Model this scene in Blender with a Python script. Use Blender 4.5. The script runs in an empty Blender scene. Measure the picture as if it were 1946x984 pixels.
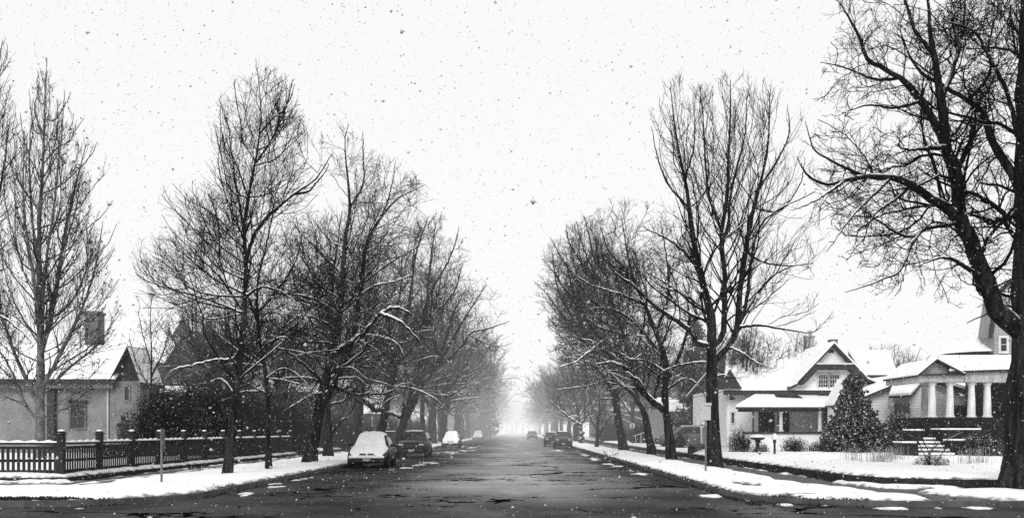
import bpy, math, random
import numpy as np
from mathutils import Vector, Matrix
RNG = np.random.default_rng(7)
random.seed(7)
S = bpy.context.scene
COL = S.collection
F, CX, HY, EYE = 1750.0, 985.0, 818.0, 1.62
IMG_W, IMG_H = 1946.0, 984.0

def PX(px, d): return (px - CX) * d / F
def PZ(py, d): return EYE - (py - HY) * d / F

# ------------------------------------------------------------------ tagging
def tag(o, label=None, cat=None, group=None, kind=None):
    if label: o['label'] = label
    if cat: o['category'] = cat
    if group: o['group'] = group
    if kind: o['kind'] = kind
    return o
def thing(name, label, cat, loc=(0, 0, 0), rz=0.0, group=None):
    o = bpy.data.objects.new(name, None)
    COL.objects.link(o)
    o.location = loc
    o.rotation_euler = (0, 0, rz)
    o.empty_display_size = 0.3
    return tag(o, label, cat, group)
def mesh_obj(name, V, Fc, mat, parent=None, smooth=False):
    me = bpy.data.meshes.new(name)
    V = np.asarray(V, dtype=np.float32)
    if isinstance(Fc, np.ndarray):
        n, k = Fc.shape
        me.vertices.add(len(V)); me.vertices.foreach_set('co', V.ravel())
        me.loops.add(n * k); me.loops.foreach_set('vertex_index', Fc.astype(np.int32).ravel())
        me.polygons.add(n)
        me.polygons.foreach_set('loop_start', np.arange(0, n * k, k, dtype=np.int32))
        me.polygons.foreach_set('loop_total', np.full(n, k, dtype=np.int32))
        me.update(calc_edges=True)
    else:
        me.from_pydata([tuple(map(float, v)) for v in V], [], Fc)
        me.update()
    if smooth:
        me.polygons.foreach_set('use_smooth', np.ones(len(me.polygons), dtype=bool))
    me.materials.append(mat)
    o = bpy.data.objects.new(name, me)
    COL.objects.link(o)
    if parent is not None: o.parent = parent
    return o
def kids(o): return [c for c in bpy.data.objects if c.parent == o]
def copy_tree(o, parent=None):
    c = o.copy(); COL.objects.link(c); c.parent = parent
    for ch in list(o.children): copy_tree(ch, c)
    return c

class MB:
    """collects simple solids into one mesh"""
    def __init__(s): s.v = []; s.f = []
    def add(s, V, Fc):
        b = len(s.v); s.v += [tuple(v) for v in V]; s.f += [tuple(b + i for i in f) for f in Fc]; return s
    def box(s, x0, x1, y0, y1, z0, z1):
        V = [(x0,y0,z0),(x1,y0,z0),(x1,y1,z0),(x0,y1,z0),(x0,y0,z1),(x1,y0,z1),(x1,y1,z1),(x0,y1,z1)]
        return s.add(V, [(0,3,2,1),(4,5,6,7),(0,1,5,4),(1,2,6,5),(2,3,7,6),(3,0,4,7)])
    def prism(s, A, B):
        """solid between two matching polygons A and B (lists of 3d points)"""
        n = len(A)
        return s.add(list(A) + list(B), [tuple(range(n))[::-1], tuple(range(n, 2*n))] + [(i, (i+1) % n, n+(i+1) % n, n+i) for i in range(n)])
    def ext_y(s, poly, y0, y1): return s.prism([(x, y0, z) for x, z in poly], [(x, y1, z) for x, z in poly])
    def ext_x(s, poly, x0, x1): return s.prism([(x0, y, z) for y, z in poly], [(x1, y, z) for y, z in poly])
    def ext_z(s, poly, z0, z1): return s.prism([(x, y, z0) for x, y in poly], [(x, y, z1) for x, y in poly])
    def lathe(s, cx, cy, prof, n=14):
        V = []; Fc = []
        for r, z in prof:
            for i in range(n):
                a = 2*math.pi*i/n; V.append((cx + r*math.cos(a), cy + r*math.sin(a), z))
        for k in range(len(prof)-1):
            for i in range(n):
                j = (i+1) % n
                Fc.append((k*n+i, k*n+j, (k+1)*n+j, (k+1)*n+i))
        Fc.append(tuple(range(n))[::-1]); Fc.append(tuple((len(prof)-1)*n + i for i in range(n)))
        return s.add(V, Fc)
    def tube(s, pts, r, n=6):
        pts = [Vector(p) for p in pts]; V = []; Fc = []
        rs = r if isinstance(r, (list, tuple)) else [r]*len(pts)
        for k, p in enumerate(pts):
            t = (pts[min(k+1, len(pts)-1)] - pts[max(k-1, 0)]).normalized()
            ref = Vector((0,0,1)) if abs(t.z) < 0.9 else Vector((1,0,0))
            u = t.cross(ref).normalized(); w = t.cross(u)
            for i in range(n):
                a = 2*math.pi*i/n; V.append(p + u*(rs[k]*math.cos(a)) + w*(rs[k]*math.sin(a)))
        for k in range(len(pts)-1):
            for i in range(n):
                j = (i+1) % n; Fc.append((k*n+i, k*n+j, (k+1)*n+j, (k+1)*n+i))
        Fc.append(tuple(range(n))[::-1]); Fc.append(tuple((len(pts)-1)*n + i for i in range(n)))
        return s.add(V, Fc)
    def build(s, name, mat, parent=None, smooth=False, bevel=0):
        o = mesh_obj(name, s.v, s.f, mat, parent, smooth)
        if bevel:
            m = o.modifiers.new('edge', 'BEVEL'); m.width = bevel; m.segments = 2
        return o

# ------------------------------------------------------------------ noise
def _hash(ix, iy, seed):
    n = (ix.astype(np.int64) * 374761393 + iy.astype(np.int64) * 668265263 + seed * 1442695041) & 0x7fffffff
    n = ((n ^ (n >> 13)) * 1274126177) & 0x7fffffff
    return ((n ^ (n >> 16)) & 0xffff) / 65535.0
def vnoise(x, y, seed=0):
    x = np.asarray(x, float); y = np.asarray(y, float)
    ix = np.floor(x); iy = np.floor(y); fx = x-ix; fy = y-iy
    fx = fx*fx*(3-2*fx); fy = fy*fy*(3-2*fy)
    a = _hash(ix, iy, seed); b = _hash(ix+1, iy, seed); c = _hash(ix, iy+1, seed); d = _hash(ix+1, iy+1, seed)
    return (a*(1-fx)+b*fx)*(1-fy) + (c*(1-fx)+d*fx)*fy
def fbm(x, y, seed=0, o=4):
    r = 0; a = 0.5
    for k in range(o):
        r = r + a*vnoise(x*2**k, y*2**k, seed+k*17); a *= 0.5
    return r - 0.47

# ------------------------------------------------------------------ materials
def mat(name, c1, c2=None, scale=3.0, rough=0.8, bump=0.0, stretch=(1,1,1), spec=0.3, detail=6, bscale=None, pos=(0.35, 0.65), metal=0.0):
    m = bpy.data.materials.new(name); m.use_nodes = True
    nt = m.node_tree; N = nt.nodes; L = nt.links
    b = N['Principled BSDF']
    b.inputs['Roughness'].default_value = rough
    b.inputs['Specular IOR Level'].default_value = spec
    b.inputs['Metallic'].default_value = metal
    if c2 is None: c2 = c1*0.8
    tc = N.new('ShaderNodeTexCoord'); mp = N.new('ShaderNodeMapping'); mp.inputs['Scale'].default_value = stretch
    L.new(tc.outputs['Object'], mp.inputs[0])
    n = N.new('ShaderNodeTexNoise'); n.inputs['Scale'].default_value = scale; n.inputs['Detail'].default_value = detail
    n.inputs['Roughness'].default_value = 0.65
    L.new(mp.outputs[0], n.inputs['Vector'])
    r = N.new('ShaderNodeValToRGB'); r.color_ramp.elements[0].position = pos[0]; r.color_ramp.elements[1].position = pos[1]
    r.color_ramp.elements[0].color = (c1, c1, c1, 1); r.color_ramp.elements[1].color = (c2, c2, c2, 1)
    L.new(n.outputs['Fac'], r.inputs[0]); L.new(r.outputs[0], b.inputs['Base Color'])
    if bump:
        n2 = N.new('ShaderNodeTexNoise'); n2.inputs['Scale'].default_value = bscale or scale*3; n2.inputs['Detail'].default_value = 5
        L.new(mp.outputs[0], n2.inputs['Vector'])
        bp = N.new('ShaderNodeBump'); bp.inputs['Strength'].default_value = bump; bp.inputs['Distance'].default_value = 0.05
        L.new(n2.outputs['Fac'], bp.inputs['Height']); L.new(bp.outputs[0], b.inputs['Normal'])
    return m, nt, b, r

def dust(m, lo=0.55, hi=0.8, nscale=9.0, amount=1.0, shift=0.5):
    """snow caught on faces that look upwards"""
    nt = m.node_tree; N = nt.nodes; L = nt.links; b = N['Principled BSDF']
    src = b.inputs['Base Color'].links[0].from_socket
    g = N.new('ShaderNodeNewGeometry'); sp = N.new('ShaderNodeSeparateXYZ'); L.new(g.outputs['Normal'], sp.inputs[0])
    tc = N.new('ShaderNodeTexCoord'); n = N.new('ShaderNodeTexNoise'); n.inputs['Scale'].default_value = nscale; n.inputs['Detail'].default_value = 4
    L.new(tc.outputs['Object'], n.inputs['Vector'])
    a = N.new('ShaderNodeMath'); a.operation = 'MULTIPLY_ADD'; a.inputs[1].default_value = shift; a.inputs[2].default_value = -shift*0.5
    L.new(n.outputs['Fac'], a.inputs[0])
    ad = N.new('ShaderNodeMath'); ad.operation = 'ADD'; L.new(sp.outputs['Z'], ad.inputs[0]); L.new(a.outputs[0], ad.inputs[1])
    mr = N.new('ShaderNodeMapRange'); mr.inputs['From Min'].default_value = lo; mr.inputs['From Max'].default_value = hi; mr.inputs['To Max'].default_value = amount
    L.new(ad.outputs[0], mr.inputs['Value'])
    mx = N.new('ShaderNodeMixRGB'); L.new(mr.outputs[0], mx.inputs[0]); L.new(src, mx.inputs[1]); mx.inputs[2].default_value = (0.8, 0.8, 0.8, 1)
    L.new(mx.outputs[0], b.inputs['Base Color'])
    return m

M = {}
def simple(name, *a, **k): M[name] = mat(name, *a, **k)[0]; return M[name]
simple('snow', 0.93, 0.86, scale=1.6, rough=0.9, bump=0.35, bscale=7, spec=0.15)
simple('snow_thin', 0.9, 0.8, scale=6, rough=0.9, spec=0.1)
simple('bark', 0.005, 0.024, scale=7, rough=0.95, bump=0.9, stretch=(1,1,0.22), bscale=16, spec=0.1)
dust(M['bark'], 0.42, 0.72, 6, 0.9, 0.6)
simple('trunk_bark', 0.006, 0.05, scale=9, rough=0.95, bump=1.0, stretch=(1,1,0.12), bscale=14, spec=0.1, pos=(0.4, 0.72))
dust(M['trunk_bark'], 0.42, 0.72, 6, 0.9, 0.6)
simple('twig', 0.005, 0.011, scale=3, rough=0.9, spec=0.1)
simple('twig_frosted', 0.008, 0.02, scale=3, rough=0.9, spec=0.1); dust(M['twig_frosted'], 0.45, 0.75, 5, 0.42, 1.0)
simple('pale_bark', 0.05, 0.2, scale=5, rough=0.9, bump=0.4, stretch=(1,1,0.5), spec=0.1)
simple('birch_twig', 0.02, 0.05, scale=3, rough=0.9, spec=0.1)
simple('catkin', 0.006, 0.015, scale=3, rough=0.9, spec=0.1)
simple('needles', 0.02, 0.06, scale=4, rough=0.9, spec=0.15)
simple('shrub_leaf', 0.02, 0.06, scale=4, rough=0.7, spec=0.2)
simple('grass_blade', 0.22, 0.42, scale=4, rough=0.9, spec=0.1)
simple('dark_wood', 0.012, 0.035, scale=4, rough=0.75, bump=0.4, stretch=(6,6,0.6), spec=0.2)
simple('concrete', 0.05, 0.10, scale=2.5, rough=0.7, bump=0.3, spec=0.3)
simple('stone', 0.012, 0.035, scale=4, rough=0.85, bump=0.8, spec=0.2)
simple('turf', 0.015, 0.05, scale=9, rough=0.95, bump=1.0, spec=0.1)
simple('stucco', 0.9, 0.82, scale=1.2, rough=0.9, bump=0.15, bscale=20, spec=0.15)
simple('stucco_grey', 0.27, 0.16, scale=1.0, rough=0.9, bump=0.2, bscale=14, spec=0.15)
simple('stucco_dim', 0.16, 0.09, scale=0.8, rough=0.9, bump=0.2, bscale=14, spec=0.15)
simple('trim_dark', 0.025, 0.05, scale=5, rough=0.75, stretch=(1,1,1), spec=0.2)
simple('trim_white', 0.66, 0.5, scale=2, rough=0.6, spec=0.3)
simple('column_paint', 0.8, 0.5, scale=3, rough=0.7, stretch=(1,1,0.3), spec=0.3)
simple('brick', 0.10, 0.2, scale=6, rough=0.9, bump=0.5, spec=0.15)
simple('brick_pale', 0.32, 0.42, scale=6, rough=0.9, bump=0.3, spec=0.15)
simple('glass', 0.006, 0.02, scale=1.5, rough=0.12, spec=0.6)
simple('curtain', 0.30, 0.45, scale=5, rough=0.8, stretch=(6,1,0.4))
simple('steel', 0.10, 0.16, scale=6, rough=0.5, spec=0.4, metal=0.3)
simple('sign_face', 0.42, 0.5, scale=5, rough=0.5)
simple('black_paint', 0.010, 0.018, scale=5, rough=0.4, spec=0.5)
simple('rubber', 0.012, 0.02, scale=8, rough=0.9, spec=0.2)
simple('hub', 0.12, 0.3, scale=8, rough=0.45, spec=0.5, metal=0.5)
simple('lamp_lens', 0.30, 0.5, scale=12, rough=0.15, spec=0.7)
simple('tail_lens', 0.05, 0.09, scale=12, rough=0.2, spec=0.7)
simple('plate', 0.45, 0.30, scale=14, rough=0.5)
simple('plastic', 0.014, 0.022, scale=8, rough=0.6, spec=0.3)
def paint(name, v):
    m = mat(name, v, v*1.5, scale=2.5, rough=0.4, spec=0.3)[0]; M[name] = dust(m, 0.95, 1.25, 14, 0.6, 0.8); return m
paint('paint_dark', 0.006); paint('paint_grey', 0.03); paint('paint_black', 0.004); paint('paint_mid', 0.08)

def clap(name, c, board=0.14, depth=0.35):
    m, nt, b, r = mat(name, c, c*0.85, scale=1.5, rough=0.8, spec=0.2)
    N = nt.nodes; L = nt.links
    tc = N.new('ShaderNodeTexCoord'); sp = N.new('ShaderNodeSeparateXYZ'); L.new(tc.outputs['Object'], sp.inputs[0])
    dv = N.new('ShaderNodeMath'); dv.operation = 'DIVIDE'; dv.inputs[1].default_value = board; L.new(sp.outputs['Z'], dv.inputs[0])
    fr = N.new('ShaderNodeMath'); fr.operation = 'FRACT'; L.new(dv.outputs[0], fr.inputs[0])
    cr = N.new('ShaderNodeValToRGB'); e = cr.color_ramp.elements; e[0].position = 0.0; e[0].color = (depth,)*3+(1,); e[1].position = 0.2; e[1].color = (1,1,1,1)
    L.new(fr.outputs[0], cr.inputs[0])
    mx = N.new('ShaderNodeMixRGB'); mx.blend_type = 'MULTIPLY'; mx.inputs[0].default_value = 1.0
    L.new(r.outputs[0], mx.inputs[1]); L.new(cr.outputs[0], mx.inputs[2]); L.new(mx.outputs[0], b.inputs['Base Color'])
    bp = N.new('ShaderNodeBump'); bp.inputs['Strength'].default_value = 0.5; bp.inputs['Distance'].default_value = 0.02
    iv = N.new('ShaderNodeMath'); iv.operation = 'SUBTRACT'; iv.inputs[0].default_value = 1.0; L.new(fr.outputs[0], iv.inputs[1])
    L.new(iv.outputs[0], bp.inputs['Height']); L.new(bp.outputs[0], b.inputs['Normal'])
    M[name] = m
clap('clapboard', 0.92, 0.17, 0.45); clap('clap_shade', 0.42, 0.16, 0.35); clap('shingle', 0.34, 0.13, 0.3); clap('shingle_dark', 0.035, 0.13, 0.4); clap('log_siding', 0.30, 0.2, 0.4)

def make_asphalt(name='wet_asphalt'):
    m, nt, b, r = mat(name, 0.014, 0.06, scale=0.35, rough=0.5, spec=0.35, detail=8)
    N = nt.nodes; L = nt.links
    tc = N.new('ShaderNodeTexCoord')
    def noise(scale, det=5, st=(1,1,1)):
        mp = N.new('ShaderNodeMapping'); mp.inputs['Scale'].default_value = st; L.new(tc.outputs['Object'], mp.inputs[0])
        n = N.new('ShaderNodeTexNoise'); n.inputs['Scale'].default_value = scale; n.inputs['Detail'].default_value = det; L.new(mp.outputs[0], n.inputs['Vector']); return n
    fine = noise(9, 6)
    mx = N.new('ShaderNodeMixRGB'); mx.blend_type = 'OVERLAY'; mx.inputs[0].default_value = 0.8
    L.new(r.outputs[0], mx.inputs[1]); L.new(fine.outputs['Fac'], mx.inputs[2])
    # pale sky sheen along the carriageway centre, painted into the base colour
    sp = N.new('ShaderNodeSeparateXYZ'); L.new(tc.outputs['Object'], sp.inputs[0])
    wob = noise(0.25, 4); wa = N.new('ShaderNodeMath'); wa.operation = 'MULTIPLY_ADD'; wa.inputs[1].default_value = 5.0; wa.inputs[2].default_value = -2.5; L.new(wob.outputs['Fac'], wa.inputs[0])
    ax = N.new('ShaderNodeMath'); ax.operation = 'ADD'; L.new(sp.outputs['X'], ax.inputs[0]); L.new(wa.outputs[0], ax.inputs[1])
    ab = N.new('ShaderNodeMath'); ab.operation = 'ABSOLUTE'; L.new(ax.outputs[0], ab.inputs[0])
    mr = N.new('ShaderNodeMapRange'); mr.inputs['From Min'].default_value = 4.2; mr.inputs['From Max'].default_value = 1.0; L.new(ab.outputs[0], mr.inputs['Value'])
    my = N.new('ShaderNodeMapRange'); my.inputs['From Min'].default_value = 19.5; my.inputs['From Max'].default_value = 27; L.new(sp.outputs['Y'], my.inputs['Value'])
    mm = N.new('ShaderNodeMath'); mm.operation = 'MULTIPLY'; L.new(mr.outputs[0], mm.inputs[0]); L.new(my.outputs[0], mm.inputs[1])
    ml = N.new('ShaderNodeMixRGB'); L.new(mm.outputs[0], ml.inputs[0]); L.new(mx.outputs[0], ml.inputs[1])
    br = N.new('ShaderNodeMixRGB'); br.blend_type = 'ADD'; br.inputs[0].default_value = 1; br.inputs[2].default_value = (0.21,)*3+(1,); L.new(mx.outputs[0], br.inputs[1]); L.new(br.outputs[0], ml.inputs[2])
    # cracks
    vm = N.new('ShaderNodeMapping'); vm.inputs['Scale'].default_value = (0.16, 0.3, 1)
    dn = noise(1.2, 4); va = N.new('ShaderNodeMixRGB'); va.blend_type = 'ADD'; va.inputs[0].default_value = 1.6
    L.new(tc.outputs['Object'], va.inputs[1]); L.new(dn.outputs['Color'], va.inputs[2]); L.new(va.outputs[0], vm.inputs[0])
    vo = N.new('ShaderNodeTexVoronoi'); vo.feature = 'DISTANCE_TO_EDGE'; vo.inputs['Scale'].default_value = 1.0; L.new(vm.outputs[0], vo.inputs['Vector'])
    gate = noise(0.22, 3)
    gm = N.new('ShaderNodeMapRange'); gm.inputs['From Min'].default_value = 0.42; gm.inputs['From Max'].default_value = 0.62; gm.inputs['To Min'].default_value = 0.0; gm.inputs['To Max'].default_value = 0.035; L.new(gate.outputs['Fac'], gm.inputs['Value'])
    lt = N.new('ShaderNodeMath'); lt.operation = 'LESS_THAN'; L.new(vo.outputs['Distance'], lt.inputs[0]); L.new(gm.outputs[0], lt.inputs[1])
    mc = N.new('ShaderNodeMixRGB'); L.new(lt.outputs[0], mc.inputs[0]); L.new(ml.outputs[0], mc.inputs[1]); mc.inputs[2].default_value = (0.003, 0.003, 0.003, 1)
    L.new(mc.outputs[0], b.inputs['Base Color'])
    # wet film: uneven gloss
    wet = noise(0.5, 6, (1.0, 0.35, 1))
    rr = N.new('ShaderNodeMapRange'); rr.inputs['From Min'].default_value = 0.38; rr.inputs['From Max'].default_value = 0.62; rr.inputs['To Min'].default_value = 0.34; rr.inputs['To Max'].default_value = 0.8
    L.new(wet.outputs['Fac'], rr.inputs['Value']); L.new(rr.outputs[0], b.inputs['Roughness'])
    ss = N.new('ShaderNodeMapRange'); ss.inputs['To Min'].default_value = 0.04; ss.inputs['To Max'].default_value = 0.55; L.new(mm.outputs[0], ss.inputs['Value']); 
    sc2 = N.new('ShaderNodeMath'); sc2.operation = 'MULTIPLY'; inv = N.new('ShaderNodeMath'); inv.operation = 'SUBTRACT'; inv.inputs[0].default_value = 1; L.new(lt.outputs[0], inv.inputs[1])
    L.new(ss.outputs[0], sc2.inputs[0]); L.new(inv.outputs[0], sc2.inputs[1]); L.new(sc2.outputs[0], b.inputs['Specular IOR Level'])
    bn = noise(22, 4, (1, 0.6, 1)); bp = N.new('ShaderNodeBump'); bp.inputs['Strength'].default_value = 0.7; bp.inputs['Distance'].default_value = 0.02
    L.new(bn.outputs['Fac'], bp.inputs['Height']); L.new(bp.outputs[0], b.inputs['Normal'])
    M[name] = m
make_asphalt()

# ------------------------------------------------------------------ camera, sky, sun, haze
cam = bpy.data.cameras.new('camera'); co = bpy.data.objects.new('camera', cam); COL.objects.link(co)
co.location = (0, 0, EYE); co.rotation_euler = (math.radians(90), 0, 0)
cam.sensor_width = 36; cam.lens = 36*F/IMG_W
cam.shift_x = -(CX - IMG_W/2)/IMG_W; cam.shift_y = (HY - IMG_H/2)/IMG_W
cam.clip_start = 0.1; cam.clip_end = 6000
S.camera = co
S.cycles.use_denoising = False
cam.dof.use_dof = True; cam.dof.focus_distance = 45; cam.dof.aperture_fstop = 5.0
S.view_settings.view_transform = 'Standard'; S.view_settings.look = 'None'; S.view_settings.exposure = 0

SUN_EL, SUN_AZ = math.radians(34), math.radians(192)
W = bpy.data.worlds.new('World'); S.world = W; W.use_nodes = True
nt = W.node_tree; N = nt.nodes; L = nt.links
sky = N.new('ShaderNodeTexSky'); sky.sky_type = 'NISHITA'; sky.sun_disc = False; sky.sun_elevation = SUN_EL; sky.sun_rotation = SUN_AZ; sky.air_density = 1.0; sky.dust_density = 4
bw = N.new('ShaderNodeRGBToBW'); L.new(sky.outputs[0], bw.inputs[0])
mixc = N.new('ShaderNodeMixRGB'); mixc.inputs[0].default_value = 0.9; mixc.inputs[2].default_value = (10.2, 10.2, 10.2, 1)
L.new(bw.outputs[0], mixc.inputs[1]); L.new(mixc.outputs[0], N['Background'].inputs['Color']); N['Background'].inputs['Strength'].default_value = 0.1
sun = bpy.data.lights.new('sun', 'SUN'); sun.energy = 1.9; sun.angle = math.radians(28); sun.color = (1, 1, 1)
so = bpy.data.objects.new('sun', sun); COL.objects.link(so)
sd = Vector((math.sin(SUN_AZ)*math.cos(SUN_EL), math.cos(SUN_AZ)*math.cos(SUN_EL), math.sin(SUN_EL)))
so.rotation_euler = sd.to_track_quat('Z', 'Y').to_euler(); so.location = (0, 0, 60)

for k, (y0, dens) in enumerate([(-300, 0.00015), (46, 0.0016), (120, 0.0018), (230, 0.0022)]):
    hm = bpy.data.materials.new('snow_haze'); hm.use_nodes = True
    nt = hm.node_tree; N = nt.nodes; L = nt.links; N.remove(N['Principled BSDF'])
    va = N.new('ShaderNodeVolumeAbsorption'); va.inputs['Color'].default_value = (0, 0, 0, 1); va.inputs['Density'].default_value = dens
    em = N.new('ShaderNodeEmission'); em.inputs['Color'].default_value = (1, 1, 1, 1); em.inputs['Strength'].default_value = dens*0.98
    ad = N.new('ShaderNodeAddShader'); L.new(va.outputs[0], ad.inputs[0]); L.new(em.outputs[0], ad.inputs[1]); L.new(ad.outputs[0], N['Material Output'].inputs['Volume'])
    hz = MB().box(-900-k*3, 900+k*3, y0, 1500+k*3, -3-k*.3, 90+k).build('haze', hm); tag(hz, kind='structure')

def dirty_snow():
    m, nt, b, r = mat('ground_snow', 0.93, 0.85, scale=1.4, rough=0.9, bump=0.6, bscale=5, spec=0.12)
    N = nt.nodes; L = nt.links
    at_ = N.new('ShaderNodeAttribute'); at_.attribute_name = 'depth'
    tc = N.new('ShaderNodeTexCoord'); n = N.new('ShaderNodeTexNoise'); n.inputs['Scale'].default_value = 3.5; n.inputs['Detail'].default_value = 8; L.new(tc.outputs['Object'], n.inputs['Vector'])
    a = N.new('ShaderNodeMath'); a.operation = 'MULTIPLY_ADD'; a.inputs[1].default_value = 0.55; a.inputs[2].default_value = -0.26; L.new(n.outputs['Fac'], a.inputs[0])
    s_ = N.new('ShaderNodeMath'); s_.operation = 'ADD'; L.new(at_.outputs['Fac'], s_.inputs[0]); L.new(a.outputs[0], s_.inputs[1])
    mr = N.new('ShaderNodeMapRange'); mr.inputs['From Min'].default_value = 0.0; mr.inputs['From Max'].default_value = 0.13; L.new(s_.outputs[0], mr.inputs['Value'])
    mx = N.new('ShaderNodeMixRGB'); L.new(mr.outputs[0], mx.inputs[0]); mx.inputs[1].default_value = (0.16, 0.16, 0.16, 1); L.new(r.outputs[0], mx.inputs[2]); L.new(mx.outputs[0], b.inputs['Base Color'])
    M['ground_snow'] = m
dirty_snow()
# ------------------------------------------------------------------ ground
KL, KR, KY, RC = -7.6, 5.1, 19.5, 3.2          # kerb lines of the street and of the cross street
def rq(qx, qy, R):
    return np.hypot(np.maximum(qx+R, 0), np.maximum(qy+R, 0)) + np.minimum(np.maximum(qx+R, qy+R), 0) - R
def land_sdf(x, y):
    return np.minimum(rq(x-KL, KY-y, RC), rq(KR-x, KY-y, RC))
def corner(kx, sgn, far_x, y1, R=RC, inset=0.0):
    """outline of a block: kerb corner at (kx, KY), running to far_x and y1"""
    pts = []
    cx = kx + sgn*R; cy = KY + R
    for i in range(13):
        a = math.pi/2*i/12
        pts.append((cx - sgn*(R-inset)*math.cos(a), cy - (R-inset)*math.sin(a)))
    pts = [(kx + sgn*inset, y1)] + pts + [(far_x, KY+inset), (far_x, y1)]
    return pts
g = mesh_obj('ground', [(-3000,-600,-0.02),(3000,-600,-0.02),(3000,3500,-0.02),(-3000,3500,-0.02)], [(0,1,2,3)], M['snow']); tag(g, kind='structure')
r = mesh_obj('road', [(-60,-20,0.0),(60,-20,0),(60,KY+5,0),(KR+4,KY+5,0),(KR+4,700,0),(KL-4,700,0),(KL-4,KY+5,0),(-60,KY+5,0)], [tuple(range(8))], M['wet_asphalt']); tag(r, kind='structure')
for nm, kx, sg, fx in (('verge', KL, -1, -60), ('verge', KR, 1, 60)):
    o = MB().ext_z(corner(kx, sg, fx, 700, RC-0.15, 0.15), -0.01, 0.12).build(nm, M['turf']); tag(o, kind='structure')
    k = MB(); outer = corner(kx, sg, fx, 700); inner = corner(kx, sg, fx, 700, RC, 0.15)
    for i in range(len(outer)-2):
        a, b2, c, d = outer[i], outer[i+1], inner[i+1], inner[i]
        k.prism([(a[0],a[1],-.01),(b2[0],b2[1],-.01),(c[0],c[1],-.01),(d[0],d[1],-.01)], [(a[0],a[1],.135),(b2[0],b2[1],.135),(c[0],c[1],.135),(d[0],d[1],.135)])
    o = k.build('kerb', M['concrete']); tag(o, kind='structure')

def seg_d(x, y, P):
    d = np.full(np.shape(x), 1e9)
    for (x0, y0), (x1, y1) in zip(P[:-1], P[1:]):
        vx, vy = x1-x0, y1-y0; t = np.clip(((x-x0)*vx + (y-y0)*vy)/(vx*vx+vy*vy), 0, 1)
        d = np.minimum(d, np.hypot(x-x0-t*vx, y-y0-t*vy))
    return d
def strip(P, w, z, name, m):
    mb = MB()
    L_, R_ = [], []
    for i, p in enumerate(P):
        a = Vector(P[max(i-1,0)]); b_ = Vector(P[min(i+1,len(P)-1)]); t = (b_-a).normalized(); n = Vector((-t.y, t.x))
        L_.append((p[0]+n.x*w, p[1]+n.y*w, z)); R_.append((p[0]-n.x*w, p[1]-n.y*w, z))
    V = L_+R_; n = len(P)
    o = mesh_obj(name, V, [(i, i+1, n+i+1, n+i) for i in range(n-1)], m); return tag(o, kind='structure')
WL = [(-12.3, 650), (-12.3, 34), (-12.3, 26.5), (-12.3, 25.0)]      # left walk along the street
WLC = [(-60, 25.0), (-12.3, 25.0)]
WR = [(8.55, 650), (8.55, 40), (8.5, 30), (8.45, 25.5), (9.0, 22.2), (9.6, 19.7)]
WRC = [(8.7, 23.2), (12, 22.9), (60, 22.9)]
strip(WL, 0.72, 0.126, 'sidewalk', M['concrete']); strip(WR, 0.68, 0.126, 'sidewalk', M['concrete'])
strip(WLC, 1.05, 0.130, 'sidewalk', M['concrete']); strip(WRC, 0.62, 0.130, 'sidewalk', M['concrete'])
LAWN_L = [(-13.15, 650), (-13.15, 26.9), (-13.6, 26.6), (-60, 26.6), (-60, 650)]
LAWN_R = [(9.35, 650), (9.35, 30), (9.4, 26.6), (9.9, 24.6), (11.4, 23.8), (13, 23.65), (60, 23.65), (60, 650)]
o = MB().ext_z(LAWN_L, 0.0, 0.26).build('lawn', M['turf']); tag(o, kind='structure')
o = MB().ext_z(LAWN_R, 0.0, 0.36).build('lawn', M['stone']); tag(o, kind='structure')
def poly_sdf(x, y, P):
    d = seg_d(x, y, P + [P[0]]); ins = np.zeros(np.shape(x), bool)
    n = len(P)
    for i in range(n):
        x0, y0 = P[i]; x1, y1 = P[(i+1) % n]
        if y0 == y1: continue
        c = ((y0 > y) != (y1 > y)) & (x < (x1-x0)*(y-y0)/(y1-y0)+x0)
        ins ^= c
    return np.where(ins, -d, d)
def drop(x, y, cx, cy, rx, ry): return 1 - np.hypot((x-cx)/rx, (y-cy)/ry)
ROAD_SNOW = [(-4.9, 41.5, 0.5, 3.2), (-4.5, 45.5, 0.6, 2.4), (-5.3, 39, 0.35, 1.6), (-5.0, 68, .9, 5), (-4.4, 73, .8, 4), (-3.6, 77, .6, 3), (-5.2, 88, 1.6, 3), (-5.2, 96, 1.9, 2.2), (3.2, 74.5, .5, 2), (4.3, 52, .3, 5), (4.4, 62, .3, 6), (4.45, 43, .25, 4), (4.6, 36, .3, 3),
             (7.9, 19.25, .9, .3), (9.6, 19.25, 1.0, .25), (4.9, 23.2, .6, 1.3), (5.9, 20.2, .5, .5), (-7.1, 27.4, .5, .8), (-6.9, 23.7, .25, 1.2), (-4.9, 18.0, .7, .2), (-7.2, 31.5, .2, 2.5), (-12, 19.2, 2.5, .16)]
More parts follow.
